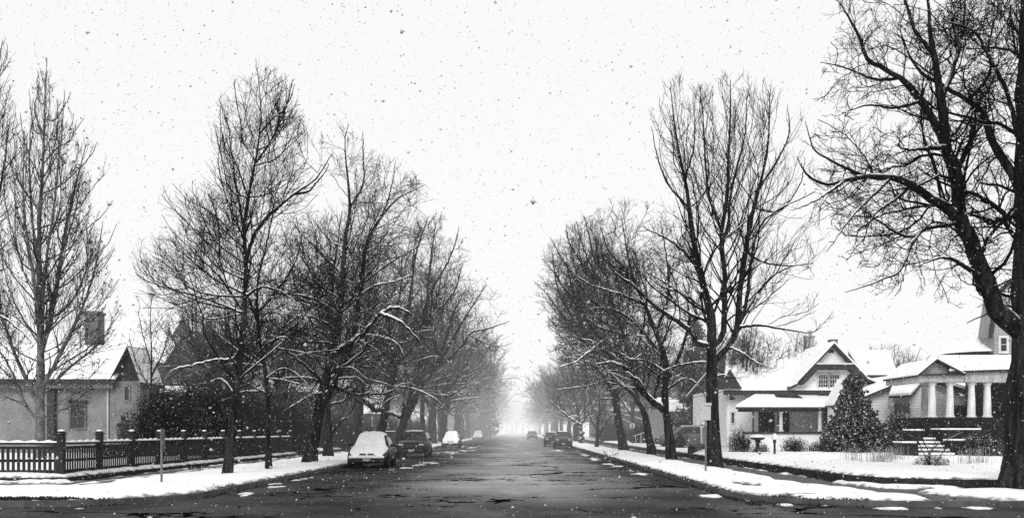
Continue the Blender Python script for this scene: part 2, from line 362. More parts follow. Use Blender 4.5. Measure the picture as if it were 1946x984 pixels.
def snow_sheet(xs, ys, name, fine=True):
    x, y = np.meshgrid(xs, ys)
    ls = land_sdf(x, y)
    nz = fbm(x*1.1, y*1.1, 3, 5); n2 = fbm(x*0.35, y*0.35, 9, 4)
    lawnL = poly_sdf(x, y, LAWN_L); lawnR = poly_sdf(x, y, LAWN_R)
    onl = lawnL < 0; onr = lawnR < 0
    wl = seg_d(x, y, WL) - 0.74; wlc = seg_d(x, y, WLC) - 1.1; wr = seg_d(x, y, WR) - 0.72; wrc = seg_d(x, y, WRC) - 0.66
    mid = 0.08 - np.abs(seg_d(x, y, WL) - 0.05) + nz*0.45     # ribbon of snow left on the middle of the left walk
    mid = np.where(y > 24, mid, -1)
    walk = np.minimum(np.minimum(wl, wlc), np.minimum(wr, wrc))
    verge = np.minimum(-ls - 0.12, walk - 0.03) + nz*0.8 + 0.04
    verge = np.minimum(verge, np.where(~onl, lawnL-0.05+nz*.3, 9)); verge = np.minimum(verge, np.where(~onr, lawnR-0.07+nz*.2, 9))
    verge = np.minimum(verge, -ls-.11+nz*.12)
    # melted patches of turf near the corners
    for cx, cy, rx, ry in ((-10.9, 20.05, 1.9, .38), (-15, 23.6, 2.5, .3), (-9.3, 26, .5, .5), (12.5, 21.7, .6, .15), (7.4, 27.5, .4, .5), (-7.6, 24.6, .35, 1.2), (7.2, 21.0, 1.3, .42), (6.5, 22.4, .9, .2), (14.5, 20.1, 3.5, .35), (6.2, 25, .35, 1.4)):
        verge = np.minimum(verge, -drop(x, y, cx, cy, rx, ry)*0.8 + nz*0.9)
    lawn = np.maximum(-lawnL, -lawnR) - 0.10 + nz*0.12
    # shrubs' feet and the fence line melt a little
    m = np.where(onl | onr, lawn, verge)
    base = np.where(onl, 0.26, np.where(onr, 0.36, 0.13))
    onwalk = (walk < 0) & ~onl & ~onr & (ls < -.1)
    m = np.where(onwalk & (wl < 0), np.maximum(m, mid), m)
    road = ls > 0
    rm = np.full(x.shape, -1.0)
    for cx, cy, rx, ry in ROAD_SNOW: rm = np.maximum(rm, drop(x, y, cx, cy, rx*1.15, ry*1.2)*0.3)
    rm = np.maximum(rm, -0.03 - np.abs(ls-0.55)*0.5) + fbm(x*2.4, y*1.1, 21, 5)*1.2 - 0.23
    m = np.where(road, rm, m); base = np.where(road, 0.0, base)
    thick = np.where(road, 0.035, np.where(onwalk, 0.03, 0.11))
    z = np.where(m > 0, base + thick*(1-np.exp(-np.maximum(m, 0)/0.16)) + np.where(onl | onr, 0.10, 0.09)*np.clip(m, 0, 1)*(n2+0.3), base + np.maximum(m, -.25)*thick/.16)
    z = z + np.where(m > 0.1, nz*0.045 + np.minimum(0, fbm(x*3.3, y*2.2, 77, 3)+.12)*.14, 0)
    z = z + np.where(m > 0.2, fbm(x*.8, y*.8, 44, 3)*.07, 0)
    # drop faces wholly hidden
    ny, nx = x.shape
    V = np.stack([x.ravel(), y.ravel(), z.ravel()], 1)
    i = np.arange(ny*nx).reshape(ny, nx)
    Fq = np.stack([i[:-1,:-1].ravel(), i[:-1,1:].ravel(), i[1:,1:].ravel(), i[1:,:-1].ravel()], 1)
    mm = (m > 0).ravel(); bb = (base + np.where(road, -1, 0)).ravel(); keep = mm[Fq].any(1) & (np.ptp(bb[Fq], axis=1) < .02); Fq = Fq[keep]
    used = np.unique(Fq); remap = np.zeros(len(V), int); remap[used] = np.arange(len(used))
    o = mesh_obj(name, V[used], remap[Fq], M['ground_snow'], smooth=True); at_ = o.data.attributes.new('depth', 'FLOAT', 'POINT'); at_.data.foreach_set('value', np.minimum(m.ravel(), 5)[used].astype(np.float32)); tag(o, kind='structure'); return o
def axis(*seg):
    out = []
    for a, b_, n in seg: out += list(np.linspace(a, b_, n, endpoint=False))
    return np.array(out)
snow_sheet(axis((-60,-20,60),(-20,-14,30),(-14,-4,110),(-4,3,30),(3,14,120),(14,30,120),(30,60,60)), axis((18.6,32,150),(32,50,130),(50,80,120),(80,120,80)), 'snow_cover')
snow_sheet(axis((-60,-14,30),(-14,-3.5,60),(-3.5,3,10),(3,10,50),(10,60,30)), axis((120,200,60),(200,650,100)), 'snow_cover')
# stuff: bare turf and leaf litter at the gutters
def litter():
    V = []; Fc = []
    n = 5200
    for k in range(n):
        s = random.random()
        if s < .25: x, y = random.gauss(-11.2, 1.1), random.gauss(20.1, .2)
        elif s < .55: t = random.uniform(20, 75); x, y = KR + abs(random.gauss(0, .16))-.06, t
        elif s < .75: x, y = random.gauss(7.2, .7), random.gauss(20.6, .4)
        elif s < .9: x, y = random.uniform(11, 19), random.gauss(20.0, .2)
        else: x, y = KL + random.gauss(0, .18), random.uniform(22, 60)
        sdf = float(land_sdf(np.array([x]), np.array([y]))[0])
        z = 0.13 if sdf < -0.02 else 0.0
        a = random.random()*6.28; r_ = random.uniform(.02, .06); h = random.uniform(.01, .07)
        b_ = len(V)
        V += [(x+r_*math.cos(a), y+r_*math.sin(a), z), (x-r_*math.cos(a), y-r_*math.sin(a), z), (x+random.gauss(0,.02), y+random.gauss(0,.02), z+h)]
        Fc.append((b_, b_+1, b_+2))
    o = mesh_obj('grass', V, np.array(Fc), M['turf']); tag(o, 'wet tufts of turf and leaf litter showing along the kerbs', 'grass', kind='stuff')
litter()
# ------------------------------------------------------------------ tree generator
def catmull(P, n):
    P = np.asarray(P, float); Q = np.vstack([2*P[0]-P[1], P, 2*P[-1]-P[-2]])
    seg = np.linalg.norm(np.diff(P, axis=0), axis=1); s = np.concatenate([[0], np.cumsum(seg)]); out = []
    for t in np.linspace(0, s[-1], n):
        i = min(np.searchsorted(s, t, side='right')-1, len(P)-2); u = (t-s[i])/max(seg[i], 1e-6)
        a, b, c, d = Q[i], Q[i+1], Q[i+2], Q[i+3]
        out.append(0.5*((2*b) + (-a+c)*u + (2*a-5*b+4*c-d)*u*u + (-a+3*b-3*c+d)*u**3))
    return np.array(out)
def norm(v): return v/np.maximum(np.linalg.norm(v, axis=-1, keepdims=True), 1e-9)
def tubes(P, R, n):
    """P (M,K,3) R (M,K) -> V, F"""
    Mn, K, _ = P.shape
    T = np.empty_like(P); T[:,1:-1] = P[:,2:]-P[:,:-2]; T[:,0] = P[:,1]-P[:,0]; T[:,-1] = P[:,-1]-P[:,-2]; T = norm(T)
    ref = np.where(np.abs(T[:,:1,2:3]) < 0.8, np.array([0,0,1.0]), np.array([1.0,0,0])); ref = np.broadcast_to(ref, T.shape)
    U = norm(np.cross(T, ref)); Wv = np.cross(T, U)
    a = np.arange(n)*2*math.pi/n
    V = P[:,:,None] + R[:,:,None,None]*(U[:,:,None]*np.cos(a)[:,None] + Wv[:,:,None]*np.sin(a)[:,None])
    idx = np.arange(Mn*K*n).reshape(Mn, K, n)
    nx = np.roll(idx, -1, axis=2)
    Fq = np.stack([idx[:,:-1], nx[:,:-1], nx[:,1:], idx[:,1:]], -1).reshape(-1, 4)
    return V.reshape(-1, 3), Fq
class Acc:
    def __init__(s): s.V = []; s.F = []; s.n = 0
    def add(s, V, Fq): s.V.append(V); s.F.append(Fq + s.n); s.n += len(V)
    def build(s, name, m, parent, smooth=False):
        return mesh_obj(name, np.vstack(s.V), np.vstack(s.F), m, parent, smooth) if s.V else None
def inside_fn(env, cx, hyf):
    z = np.array([e[0] for e in env]); xl = np.array([e[1] for e in env]); xr = np.array([e[2] for e in env])
    o = np.argsort(z); z, xl, xr = z[o], xl[o], xr[o]
    def f(p):
        c = (np.interp(p[:,2], z, xl)+np.interp(p[:,2], z, xr))/2; h = np.maximum((np.interp(p[:,2], z, xr)-np.interp(p[:,2], z, xl))/2, .05)
        ok = (p[:,2] < z[-1]) & (p[:,2] > z[0])
        h = h*(.74+.62*vnoise(p[:,2]*.42+cx, np.arctan2(p[:,1], p[:,0]-c)*1.4+9, 3))
        return (((p[:,0]-c)/h)**2 + ((p[:,1])/(np.maximum(h*hyf, .3)))**2 < 1) & ok
    return f
def sprout(rng, P, R, spacing, t0, ang, lens, rk, K, wander, trop, inside=None, rmin=0.006, up=0.2, zr=None):
    """children of the batch P (M,K,3), R (M,K)"""
    Mn, Kp, _ = P.shape
    Ls = np.linalg.norm(np.diff(P, axis=1), axis=2).sum(1)
    cnt = rng.poisson(np.maximum(Ls*(1-t0)/spacing, 0.05)) if np.ndim(t0) == 0 else rng.poisson(np.maximum(Ls*(1-t0)/spacing, .05))
    idx = np.repeat(np.arange(Mn), cnt); n = len(idx)
    if n == 0: return None
    t0a = np.broadcast_to(t0, (Mn,))[idx]
    t = t0a + (0.99-t0a)*rng.random(n)
    f = t*(Kp-1); i = np.minimum(f.astype(int), Kp-2); u = (f-i)[:,None]
    o = P[idx,i]*(1-u) + P[idx,i+1]*u; tan = norm(P[idx,i+1]-P[idx,i]); rp = R[idx,i]*(1-u[:,0]) + R[idx,i+1]*u[:,0]
    rem = Ls[idx]*(1-t)
    rv = rng.normal(size=(n,3)); rv[:,2] += up; per = norm(rv - (rv*tan).sum(1,keepdims=True)*tan)
    a = np.radians(rng.uniform(ang[0], ang[1], n))[:,None]
    d = norm(tan*np.cos(a) + per*np.sin(a))
    ln = np.clip(lens[2]*(rem+lens[3]), lens[0], lens[1])*rng.uniform(.55, 1.15, n)
    dd = d.copy(); pos = np.zeros((n, K, 3)); p = np.zeros((n,3))
    tz = np.zeros((n,3)); tz[:,2] = trop if zr is None else trop*np.clip((o[:,2]-zr[0])/(zr[1]-zr[0])*2.2-.45, -.45, 1)
    for k in range(1, K):
        dd = norm(dd + rng.normal(size=(n,3))*wander + tz)
        p = p + dd*(ln/(K-1))[:,None]; pos[:,k] = p
    if inside is not None:
        sc = np.ones(n)
        for _ in range(4):
            e = o + pos[:,-1]*sc[:,None]; bad = ~inside(e); sc[bad] *= .62
        e = o + pos[:,-1]*sc[:,None]; keep = inside(e) | (rng.random(n) < .25)
        pos = pos*sc[:,None,None]; o = o[keep]; pos = pos[keep]; rp = rp[keep]; ln = (ln*sc)[keep]; n = len(o)
        if n == 0: return None
    r0 = np.clip(rk*rp, rmin, rp*.8 + 1e-4); r0 = np.minimum(r0, np.maximum(ln*0.022, rmin)); r0 = np.maximum(r0, rmin)
    R2 = r0[:,None]*np.linspace(1, .3, K)[None]; R2 = np.maximum(R2, rmin*.75)
    return o[:,None]+pos, R2
def snow_line(acc, P, R, rng, amt=1.0, maxz=0.8, rmin=.02):
    """snow lying along the tops of limbs"""
    T = np.empty_like(P); T[:,1:-1] = P[:,2:]-P[:,:-2]; T[:,0] = P[:,1]-P[:,0]; T[:,-1] = P[:,-1]-P[:,-2]; T = norm(T)
    s = np.clip((maxz-np.abs(T[:,:,2]))/0.35, 0, 1)
    patch = 0.35 + 0.65*(rng.random(s.shape) > .28)
    rr = (R*0.62 + 0.009)*s*patch*amt*np.where(R > rmin, 1, 0)
    up = np.array([0,0,1.0]) - T*T[:,:,2:3]; up = norm(up)
    Pn = P + up*(R*0.72 + rr*0.15)[:,:,None]*np.where(rr > 0.004, 1, 0)[:,:,None]
    keep = rr.max(1) > .01
    if keep.sum() == 0: return
    V, Fq = tubes(Pn[keep], np.maximum(rr[keep], .0005), 5); acc.add(V, Fq)

def fan(seed, starts, ends, w=4.0, sag=.16, dep=1.8):
    """limbs that leave the tree at the start points and arch out and up to the end points"""
    rg = random.Random(seed); out = []
    for s, e in zip(starts, ends):
        dx, dy = e[0]-s[0], e[1]-s[1]; L_ = math.hypot(dx, dy)
        pts = [s]
        for t in (.28, .55, .8):
            b_ = sag*L_*math.sin(math.pi*t**.8)
            pts.append((s[0]+dx*t+rg.gauss(0, .018*L_)+ (b_*.55 if dx > 0 else -b_*.55), s[1]+dy*t+b_*.55+rg.gauss(0, .018*L_)))
        pts.append(e); out.append((pts, w*rg.uniform(.75, 1.25), 1.1, rg.uniform(-dep, dep)))
    return out
def bare_tree(label, d, base, limbs, env, name='bare_tree', cat='tree', seed=1, group=None, hyf=.85, trunk_m='trunk_bark', twig_m='twig', snow=1.0,
              sp1=.5, sp2=.3, sp3=.2, len1=(1.0,5.0,.75,1.6), len2=(.5,2.4,.6,.8), len3=(.25,1.0,.5,.5), trop=.11, ang1=(35,68), wander=.16, buds=0, zb=.13, budsize=.02, min_r=.0065, sp4=None, extra=0, lw=.62, dn=1.0, lk=.34):
    sp1, sp2, sp3 = sp1*.75/dn, sp2*1.15/dn, sp3*1.5/dn
    """limbs: list of (points[(px,py)], w0, w1, depth_end) in reference pixels seen from the camera at depth d"""
    rng = np.random.default_rng(seed)
    bx, bd, bz = PX(base[0], d), d, zb
    root = thing(name, label, cat, (bx, bd, bz), 0, group)
    acc = Acc(); sn = Acc(); tw = Acc()
    P0, R0, T0 = [], [], []
    pts_all = []
    for li, (pts, w0, w1, dep) in enumerate(limbs):
        pts = [np.array(p, float) for p in pts]
        if li == 0: d0 = 0.0
        else:
            q = min(pts_all, key=lambda a: (a[0]-pts[0][0])**2 + (a[1]-pts[0][1])**2); d0 = q[2]
            pts[0] = np.array([q[0], q[1]])
        ln = np.cumsum([0]+[np.linalg.norm(pts[i+1]-pts[i]) for i in range(len(pts)-1)]); ln /= ln[-1]
        W3 = []
        for p, t in zip(pts, ln):
            dd = d0 + (dep-d0)*t; W3.append((PX(p[0], d+dd)-bx, dd, PZ(p[1], d+dd)-bz))
        if li == 0: W3[0] = (W3[0][0], 0, -.05)
        K = 26; C = catmull(W3, K)
        jit = rng.normal(size=(K,3))*.35*w1*d/F; jit[0] = 0; jit[1] *= .4; C += jit + 0
        px_pts = catmull([(p[0], p[1], d0+(dep-d0)*t) for p, t in zip(pts, ln)], K); pts_all += [tuple(q) for q in px_pts]
        if li: w0 = max(w0*lw, 1.2)
        w1 = max(w1*.42, .5)
        t = np.linspace(0, 1, K); r_ = (w0*(1-t)**(.9 if li else 1.12)+w1*t)*d/F*(1+rng.normal(size=K)*.05)
        if li == 0: r_ = r_*(.84+.34*np.exp(-t*22))   # root flare
        P0.append(C); R0.append(r_)
    P0 = np.array(P0); R0 = np.array(R0)
    V, Fq = tubes(P0, R0, 11); acc.add(V, Fq)
    if snow: snow_line(sn, P0[1:], R0[1:], rng, snow)
    # butt knobs
    ev = [(PZ(y, d)-bz, PX(xl, d)-bx, PX(xr, d)-bx) for y, xl, xr in env]; ins = inside_fn(ev, seed*1.37, hyf)
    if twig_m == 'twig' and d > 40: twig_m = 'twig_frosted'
    t0 = np.full(len(P0), .08); 
    zlow = min(e[0] for e in ev); ev_z0, ev_z1 = zlow, max(e[0] for e in ev)
    t0[0] = min(.9, max(.2, (zlow - P0[0][0][2])/max(P0[0][-1][2]-P0[0][0][2], .1)))
    zrr = (ev_z0, ev_z1)
    b1 = sprout(rng, P0, R0, sp1, t0, ang1, len1, lk, 9, wander, trop, ins, rmin=.012, up=.15, zr=zrr)
    P1, R1 = b1
    V, Fq = tubes(P1, R1, 5); tw.add(V, Fq)
    if snow: snow_line(sn, P1, R1, rng, snow, rmin=.02)
    b2 = sprout(rng, P1, R1, sp2, .12, (28,58), len2, .55, 6, wander*1.1, trop*.9, ins, rmin=min_r*1.35)
    e2 = sprout(rng, P0, R0, sp2*3.5, np.clip(t0+.2, 0, .95), (35,70), len2, .25, 6, wander*1.1, trop, ins, rmin=min_r*1.35)
    P2 = np.vstack([b2[0], e2[0]]); R2 = np.vstack([b2[1], e2[1]])
    V, Fq = tubes(P2, R2, 3); tw.add(V, Fq)
    b3 = sprout(rng, P2, R2, sp3, .1, (25,55), len3, .7, 4, wander*1.2, trop*.8, None, rmin=min_r)
    P3, R3 = b3
    V, Fq = tubes(P3, R3, 3); tw.add(V, Fq)
    last = (P3, R3)
    if sp4:
        P4, R4 = sprout(rng, P3, R3, sp4, .1, (25,60), (.08,.25,.5,.2), .8, 3, wander, trop, None, rmin=min_r*.85)
        V, Fq = tubes(P4, R4, 3); tw.add(V, Fq); last = (np.vstack([P3[:,[0,2,3]], P4]), None)
    acc.build('trunk', M[trunk_m], root, True)
    c = tw.build('crown', M[twig_m], root)
    if sn.V: sn.build('snow', M['snow_thin'], root, True)
    if buds:
        Pl = last[0]; nb_ = int(len(Pl)*buds); sel = rng.integers(0, len(Pl), nb_)
        c0 = Pl[sel, rng.integers(1, Pl.shape[1], nb_)] + rng.normal(size=(nb_,3))*.012
        s_ = (budsize*rng.uniform(.5, 1.4, len(c0)))[:,None]
        tet = norm(rng.normal(size=(len(c0),4,3)))*s_[:,:,None]
        V = (c0[:,None]+tet).reshape(-1,3); b_ = np.arange(len(c0))[:,None]*4
        Ft = np.concatenate([b_+np.array([0,1,2]), b_+np.array([0,2,3]), b_+np.array([0,3,1]), b_+np.array([1,3,2])])
        mesh_obj('catkins', V, Ft, M['catkin'], root)
    print('TREE', label[:30], len(P1), len(P2), len(P3))
    return root
# ------------------------------------------------------------------ the named trees
T = bare_tree
T('tall pale-trunked bare tree with seed clusters behind the corner of the fence, far left', 42, (75,826),
  [([(76,832),(76,760),(77,700),(79,600),(74,520),(76,400),(82,300),(85,200),(89,112)], 11.5, 1.5, 0),
   ([(78,690),(68,560),(48,430),(44,360),(46,270)], 8, 1.5, -1.5),
   ([(80,680),(95,610),(112,520),(124,440),(142,360),(163,275)], 9, 1.5, 1.0),
   ([(80,740),(120,660),(150,600),(178,520),(196,420)], 7, 1.2, -1.5),
   ([(76,760),(40,700),(10,620),(-15,520),(-20,430)], 7, 1.2, 1.5),
   ([(84,760),(130,700),(190,650),(225,590)], 5, 1.2, 0.5),
   ([(72,800),(50,770),(20,700),(-20,640)], 5, 1.2, -1),
   ([(78,600),(90,480),(104,380),(118,250),(122,170)], 5, 1.2, -1.2),
   ([(74,520),(60,400),(56,300),(62,190)], 5, 1.2, 1.2)]
  + fan(3, [(76,770),(76,740),(76,712),(77,690),(77,668),(78,640),(78,615),(79,590),(77,560),(75,530),(74,500),(75,470),(75,440),(76,410),(78,370),(80,330),(82,300),(83,270),(84,240),(85,210),(76,790),(77,700),(78,650),(77,620),(75,580),(74,545),(75,480),(79,350),(84,255)],
        [(205,680),(-50,640),(226,600),(-40,560),(226,530),(-50,470),(218,470),(-30,400),(222,425),(5,350),(214,380),(15,300),(200,330),(25,250),(185,270),(38,215),(160,225),(55,170),(135,175),(72,135),(170,740),(175,480),(0,440),(190,400),(30,330),(150,330),(110,260),(110,190),(70,150)], 2.4, .13, 2.6),
  [(105,84,94),(140,62,118),(200,38,150),(260,18,172),(300,5,192),(380,-20,212),(480,-45,226),(600,-60,242),(700,-55,228),(760,-40,225),(800,-20,190)],
  seed=11, trunk_m='pale_bark', twig_m='birch_twig', snow=0, sp1=.42, sp2=.34, sp3=.24, trop=.26, ang1=(20,42), wander=.10, buds=.9, budsize=.05, len1=(.5,2.2,.5,.8), min_r=.0052, dn=.95)
T('slender bare tree with snow-lined low limb, nearest trunk on the left verge', 29.6, (432,905),
  [([(431,907),(437,850),(443,790),(450,730),(456,680),(462,620),(467,550),(466,490),(464,440),(472,370),(482,320),(492,270),(496,200),(488,128)], 10.5, 1.5, 0),
   ([(470,500),(480,455),(505,415),(555,372),(600,340),(632,290)], 6, 1.5, -1.2),
   ([(457,668),(440,682),(405,684),(360,696),(330,702),(312,722)], 5, 2, -1.4),
   ([(464,440),(450,360),(440,290),(430,210)], 4, 1.2, 1.2),
   ([(484,320),(520,260),(545,200),(556,150)], 3.5, 1.2, .5),
   ([(460,600),(420,530),(370,480),(330,440)], 4.5, 1.2, .8),
   ([(462,600),(410,575),(350,555),(300,545)], 4, 1.2, -.6),
   ([(464,560),(500,545),(545,560),(575,590)], 4, 1.2, -1.5),
   ([(466,470),(430,430),(395,400),(352,378)], 4, 1.2, 1.2),
   ([(455,720),(500,660),(540,640),(590,650)], 4, 1.4, .9),
   ([(452,740),(420,720),(390,735),(350,770)], 3, 1, 1.5)]
  + fan(5, [(463,610),(463,590),(465,570),(466,550),(466,520),(466,500),(465,470),(466,430),(470,390),(474,360),(484,310),(490,285),(494,250),(470,380),(484,315),(560,372),(600,340),(505,415)],
        [(285,560),(290,520),(300,490),(322,450),(340,415),(372,385),(395,370),(412,300),(408,240),(420,200),(445,150),(565,190),(560,160),(560,330),(580,250),(625,310),(610,250),(560,300)], 3.2, .14, 1.8),
  [(112,470,520),(150,440,556),(200,420,572),(260,415,580),(320,430,600),(370,350,620),(440,320,640),(500,295,640),(560,275,640),(640,280,620),(700,300,600),(760,330,560),(800,380,520)],
  seed=12, dn=.9, sp1=.42, sp2=.2, sp3=.13, trop=.12, ang1=(28,60), min_r=.0055, snow=1.0)
T('thin bare tree just right of the nearest left verge trunk, in front of the fence', 33.4, (512,895),
  [([(511,897),(509,840),(508,780),(503,700),(492,640),(489,590),(490,530),(505,470),(518,410),(525,350)], 7, 1.5, 0),
   ([(490,620),(470,560),(455,500),(446,450)], 4, 1.2, 1.5),
   ([(500,680),(530,640),(570,610),(600,560),(612,500)], 4, 1.2, 1.5),
   ([(490,600),(520,560),(560,500),(575,440)], 4, 1.2, -1),
   ([(504,720),(540,700),(575,720),(600,760)], 3, 1, -1.2),
   ([(500,700),(460,670),(420,640),(385,600)], 3, 1, 1.2)]
  + fan(14, [(506,740),(503,715),(500,690),(495,660),(491,630),(490,600)], [(420,760),(610,740),(395,700),(615,680),(400,610),(600,600)], 3, -.08, 2.0),
  [(330,490,560),(400,440,620),(500,400,640),(600,380,640),(680,390,630),(760,420,610),(800,450,580)], seed=13, sp1=.42, sp2=.22, sp3=.14, min_r=.006)
T('stout leaning bare tree with a forked trunk left of the snow covered car', 40.2, (590,882),
  [([(588,884),(596,830),(606,780),(620,720),(632,660),(645,600),(652,520),(657,444),(666,400),(660,330),(655,270),(662,236)], 14.5, 1.5, 0),
   ([(612,775),(640,720),(660,675),(674,620),(687,547),(700,454),(748,384),(785,362),(808,352)], 11, 1.5, -.8),
   ([(630,690),(655,660),(695,630),(722,596)], 9, 5, -3),
   ([(722,596),(760,612),(790,640),(812,668)], 5, 2, -3.5),
   ([(724,594),(745,585),(775,592),(800,622)], 4.5, 1.5, -2.5),
   ([(654,520),(610,480),(575,445),(562,430)], 6, 1.6, 1.2),
   ([(666,400),(690,350),(690,300),(690,250)], 4, 1.2, 1.5),
   ([(700,454),(730,400),(745,350),(752,305)], 4, 1.2, 1.5),
   ([(645,600),(600,570),(560,560),(520,556)], 6, 1.6, -1.5),
   ([(640,625),(600,605),(570,600),(540,620)], 5, 1.8, -2.5),
   ([(632,660),(590,650),(550,650),(500,630)], 5, 1.4, 1.8),
   ([(618,730),(585,700),(545,668),(500,650),(470,655)], 5, 1.6, -2.6),
   ([(668,640),(720,640),(760,660),(775,720)], 5, 1.4, -2),
   ([(690,540),(740,500),(790,470),(810,440)], 4, 1.2, 2)]
  + fan(15, [(620,725),(628,700),(640,650),(645,610),(655,560),(690,560),(622,740)], [(510,720),(760,740),(500,610),(520,540),(560,470),(800,520),(540,780)], 4, -.07, 2.4),
  [(232,640,690),(280,600,720),(320,590,800),(370,570,818),(430,545,812),(520,500,830),(600,480,840),(680,460,830),(740,470,800),(790,500,740)],
  seed=14, dn=1.05, ang1=(38,80), sp1=.45, sp2=.22, sp3=.15, trop=.07, min_r=.0065, wander=.22, snow=1.25)
T('dark straight trunked bare tree just behind the stout leaning one, by the walk', 49.5, (625,869),
  [([(624,871),(623,820),(621,780),(624,700),(630,620),(632,540),(640,470),(650,400)], 10.5, 2, 0),
   ([(624,830),(640,810),(660,790),(672,770),(676,752)], 4.5, 2, -1.5),
   ([(627,670),(590,610),(560,540),(550,480)], 5, 1.2, 1.5),
   ([(630,640),(680,590),(715,520),(725,450)], 5, 1.2, 1.5),
   ([(624,720),(690,690),(740,660),(770,600)], 5, 1.2, -1.5)],
  [(380,590,700),(450,540,760),(550,520,790),(650,510,800),(740,530,780),(790,560,740)], seed=15, dn=1.0, wander=.2, trop=.07, sp1=.55, sp2=.27, sp3=.2, min_r=.0075)
T('bare tree with broken snow-topped stubs rising behind the snow covered car', 56, (727,862),
  [([(712,866),(722,830),(730,795),(736,762),(750,700),(765,630),(780,560),(785,490),(790,440)], 11, 1.8, 0),
   ([(732,782),(712,776),(700,768),(688,758)], 8, 5, -1.5),
   ([(734,775),(750,786),(764,792),(768,765)], 7, 3.5, -1.5),
   ([(745,720),(710,660),(700,590),(705,520)], 6, 1.3, 1.5),
   ([(752,690),(800,640),(830,570),(840,500)], 6, 1.3, 1.2),
   ([(765,640),(820,600),(860,560),(880,500)], 5, 1.2, -1.5),
   ([(742,730),(790,740),(830,760),(860,790)], 4, 1.2, -1.0), ([(748,700),(700,690),(670,720)], 4, 1.2, 1.0),
   ([(785,500),(800,450),(815,410)], 4, 1.2, 1)],
  [(400,770,840),(450,730,870),(520,690,885),(600,680,890),(700,680,880),(770,690,850)], seed=16, dn=1.4, ang1=(38,80), trop=.06, wander=.22, sp1=.6, sp2=.29, sp3=.21, min_r=.0085, snow=1.3)
T('pair-stemmed bare tree with arching snow-lined limbs above the dark sport utility car', 66, (762,858),
  [([(758,862),(764,820),(772,785),(790,730),(800,690),(805,640),(812,560),(820,480),(828,425)], 10.5, 1.8, 0),
   ([(768,810),(785,770),(800,735),(826,700),(850,685)], 9, 5, 1.2),
   ([(850,690),(880,655),(896,632),(935,622),(968,610)], 5, 1.3, 0),
   ([(826,702),(846,650),(860,600),(885,550)], 6, 1.3, 1.2),
   ([(835,695),(862,640),(892,590),(925,540)], 5, 1.3, -1),
   ([(895,640),(930,655),(955,662)], 3, 1, .5),
   ([(815,755),(800,740),(780,730),(762,728)], 5, 2, -2),
   ([(815,754),(845,752),(865,746),(884,732)], 4.5, 1.3, -2),
   ([(812,560),(850,500),(866,460),(872,430)], 4, 1.2, 1),
   ([(838,692),(820,640),(790,600),(760,560)], 5, 1.2, 1.5)],
  [(415,805,860),(460,780,890),(520,760,935),(570,740,970),(610,740,985),(660,740,975),(720,740,940),(790,760,890)], seed=17, dn=1.25, ang1=(38,80), trop=.06, sp1=.7, sp2=.3, sp3=.22, min_r=.009, wander=.2, snow=1.4)
T('straight bare tree with a plain upright trunk beyond the dark sport utility car', 82, (803,850),
  [([(803,852),(802,800),(803,760),(808,700),(815,640),(822,560),(830,500)], 6.5, 1.4, 0),
   ([(804,730),(780,660),(765,590)], 4, 1.2, 1), ([(806,710),(850,640),(870,560)], 4, 1.2, -1), ([(812,660),(840,590),(850,520)], 3.5, 1.2, 1.5)],
  [(480,800,860),(540,760,890),(640,740,905),(720,750,900),(780,770,870)], seed=18, sp1=.8, sp2=.42, sp3=.3, min_r=.010)
# right side
T('broad bare tree with many upright stems beside the tall sign post on the right verge', 35.7, (1357,890),
  [([(1357,893),(1356,840),(1354,780),(1353,720),(1352,670),(1351,600),(1343,569),(1331,518),(1317,450),(1308,387),(1302,342),(1291,291),(1280,222),(1274,165)], 16.5, 1.5, 0),
   ([(1352,665),(1372,640),(1376,604),(1377,518),(1371,450),(1382,370),(1385,290),(1388,205),(1388,152)], 10, 1.5, -.6),
   ([(1371,452),(1384,430),(1387,380),(1400,320),(1415,260),(1420,180)], 5, 1.4, -1.5),
   ([(1352,680),(1385,655),(1401,622),(1406,552),(1417,473),(1430,404),(1445,347),(1459,279),(1462,190)], 12, 1.5, .5),
   ([(1400,628),(1418,575),(1428,495),(1438,444),(1464,408),(1513,382),(1550,365)], 6, 1.5, -1.2),
   ([(1398,630),(1420,620),(1445,618),(1496,626),(1540,632),(1562,620)], 5, 1.3, -1.5),
   ([(1400,615),(1432,570),(1462,530),(1500,508),(1545,500)], 5, 1.3, 1.2),
   ([(1417,473),(1450,498),(1500,505),(1545,500)], 4, 1.3, .5),
   ([(1351,662),(1322,650),(1318,634),(1290,612),(1245,582),(1200,540),(1171,521),(1140,480)], 9, 1.8, -1.8),
   ([(1343,590),(1300,560),(1250,540),(1215,500)], 5, 1.3, 1.5),
   ([(1330,515),(1290,470),(1240,440),(1210,440)], 5, 1.3, -1),
   ([(1308,400),(1270,350),(1250,300),(1238,240)], 4, 1.2, 1.2),
   ([(1371,450),(1350,380),(1340,300),(1336,220),(1330,160)], 4.5, 1.2, 1.2),
   ([(1302,342),(1318,280),(1320,210)], 3.5, 1.2, .5),
   ([(1445,347),(1480,300),(1500,250),(1496,200)], 4, 1.2, 1.2),
   ([(1385,655),(1410,670),(1440,690),(1470,700)], 4, 1.2, -1.6),
   ([(1345,700),(1310,690),(1270,700),(1240,720)], 3.5, 1.2, 1.2),
   ([(1430,404),(1480,400),(1520,350),(1530,300)], 4, 1.2, 1.6)],
  [(142,1290,1420),(170,1262,1480),(200,1246,1500),(260,1234,1520),(340,1228,1545),(440,1200,1575),(540,1140,1580),(620,1150,1575),(680,1220,1510),(730,1250,1450)],
  seed=21, dn=.62, sp1=.42, sp2=.22, sp3=.15, trop=.22, min_r=.0065, ang1=(25,55), snow=1.0, hyf=.6)
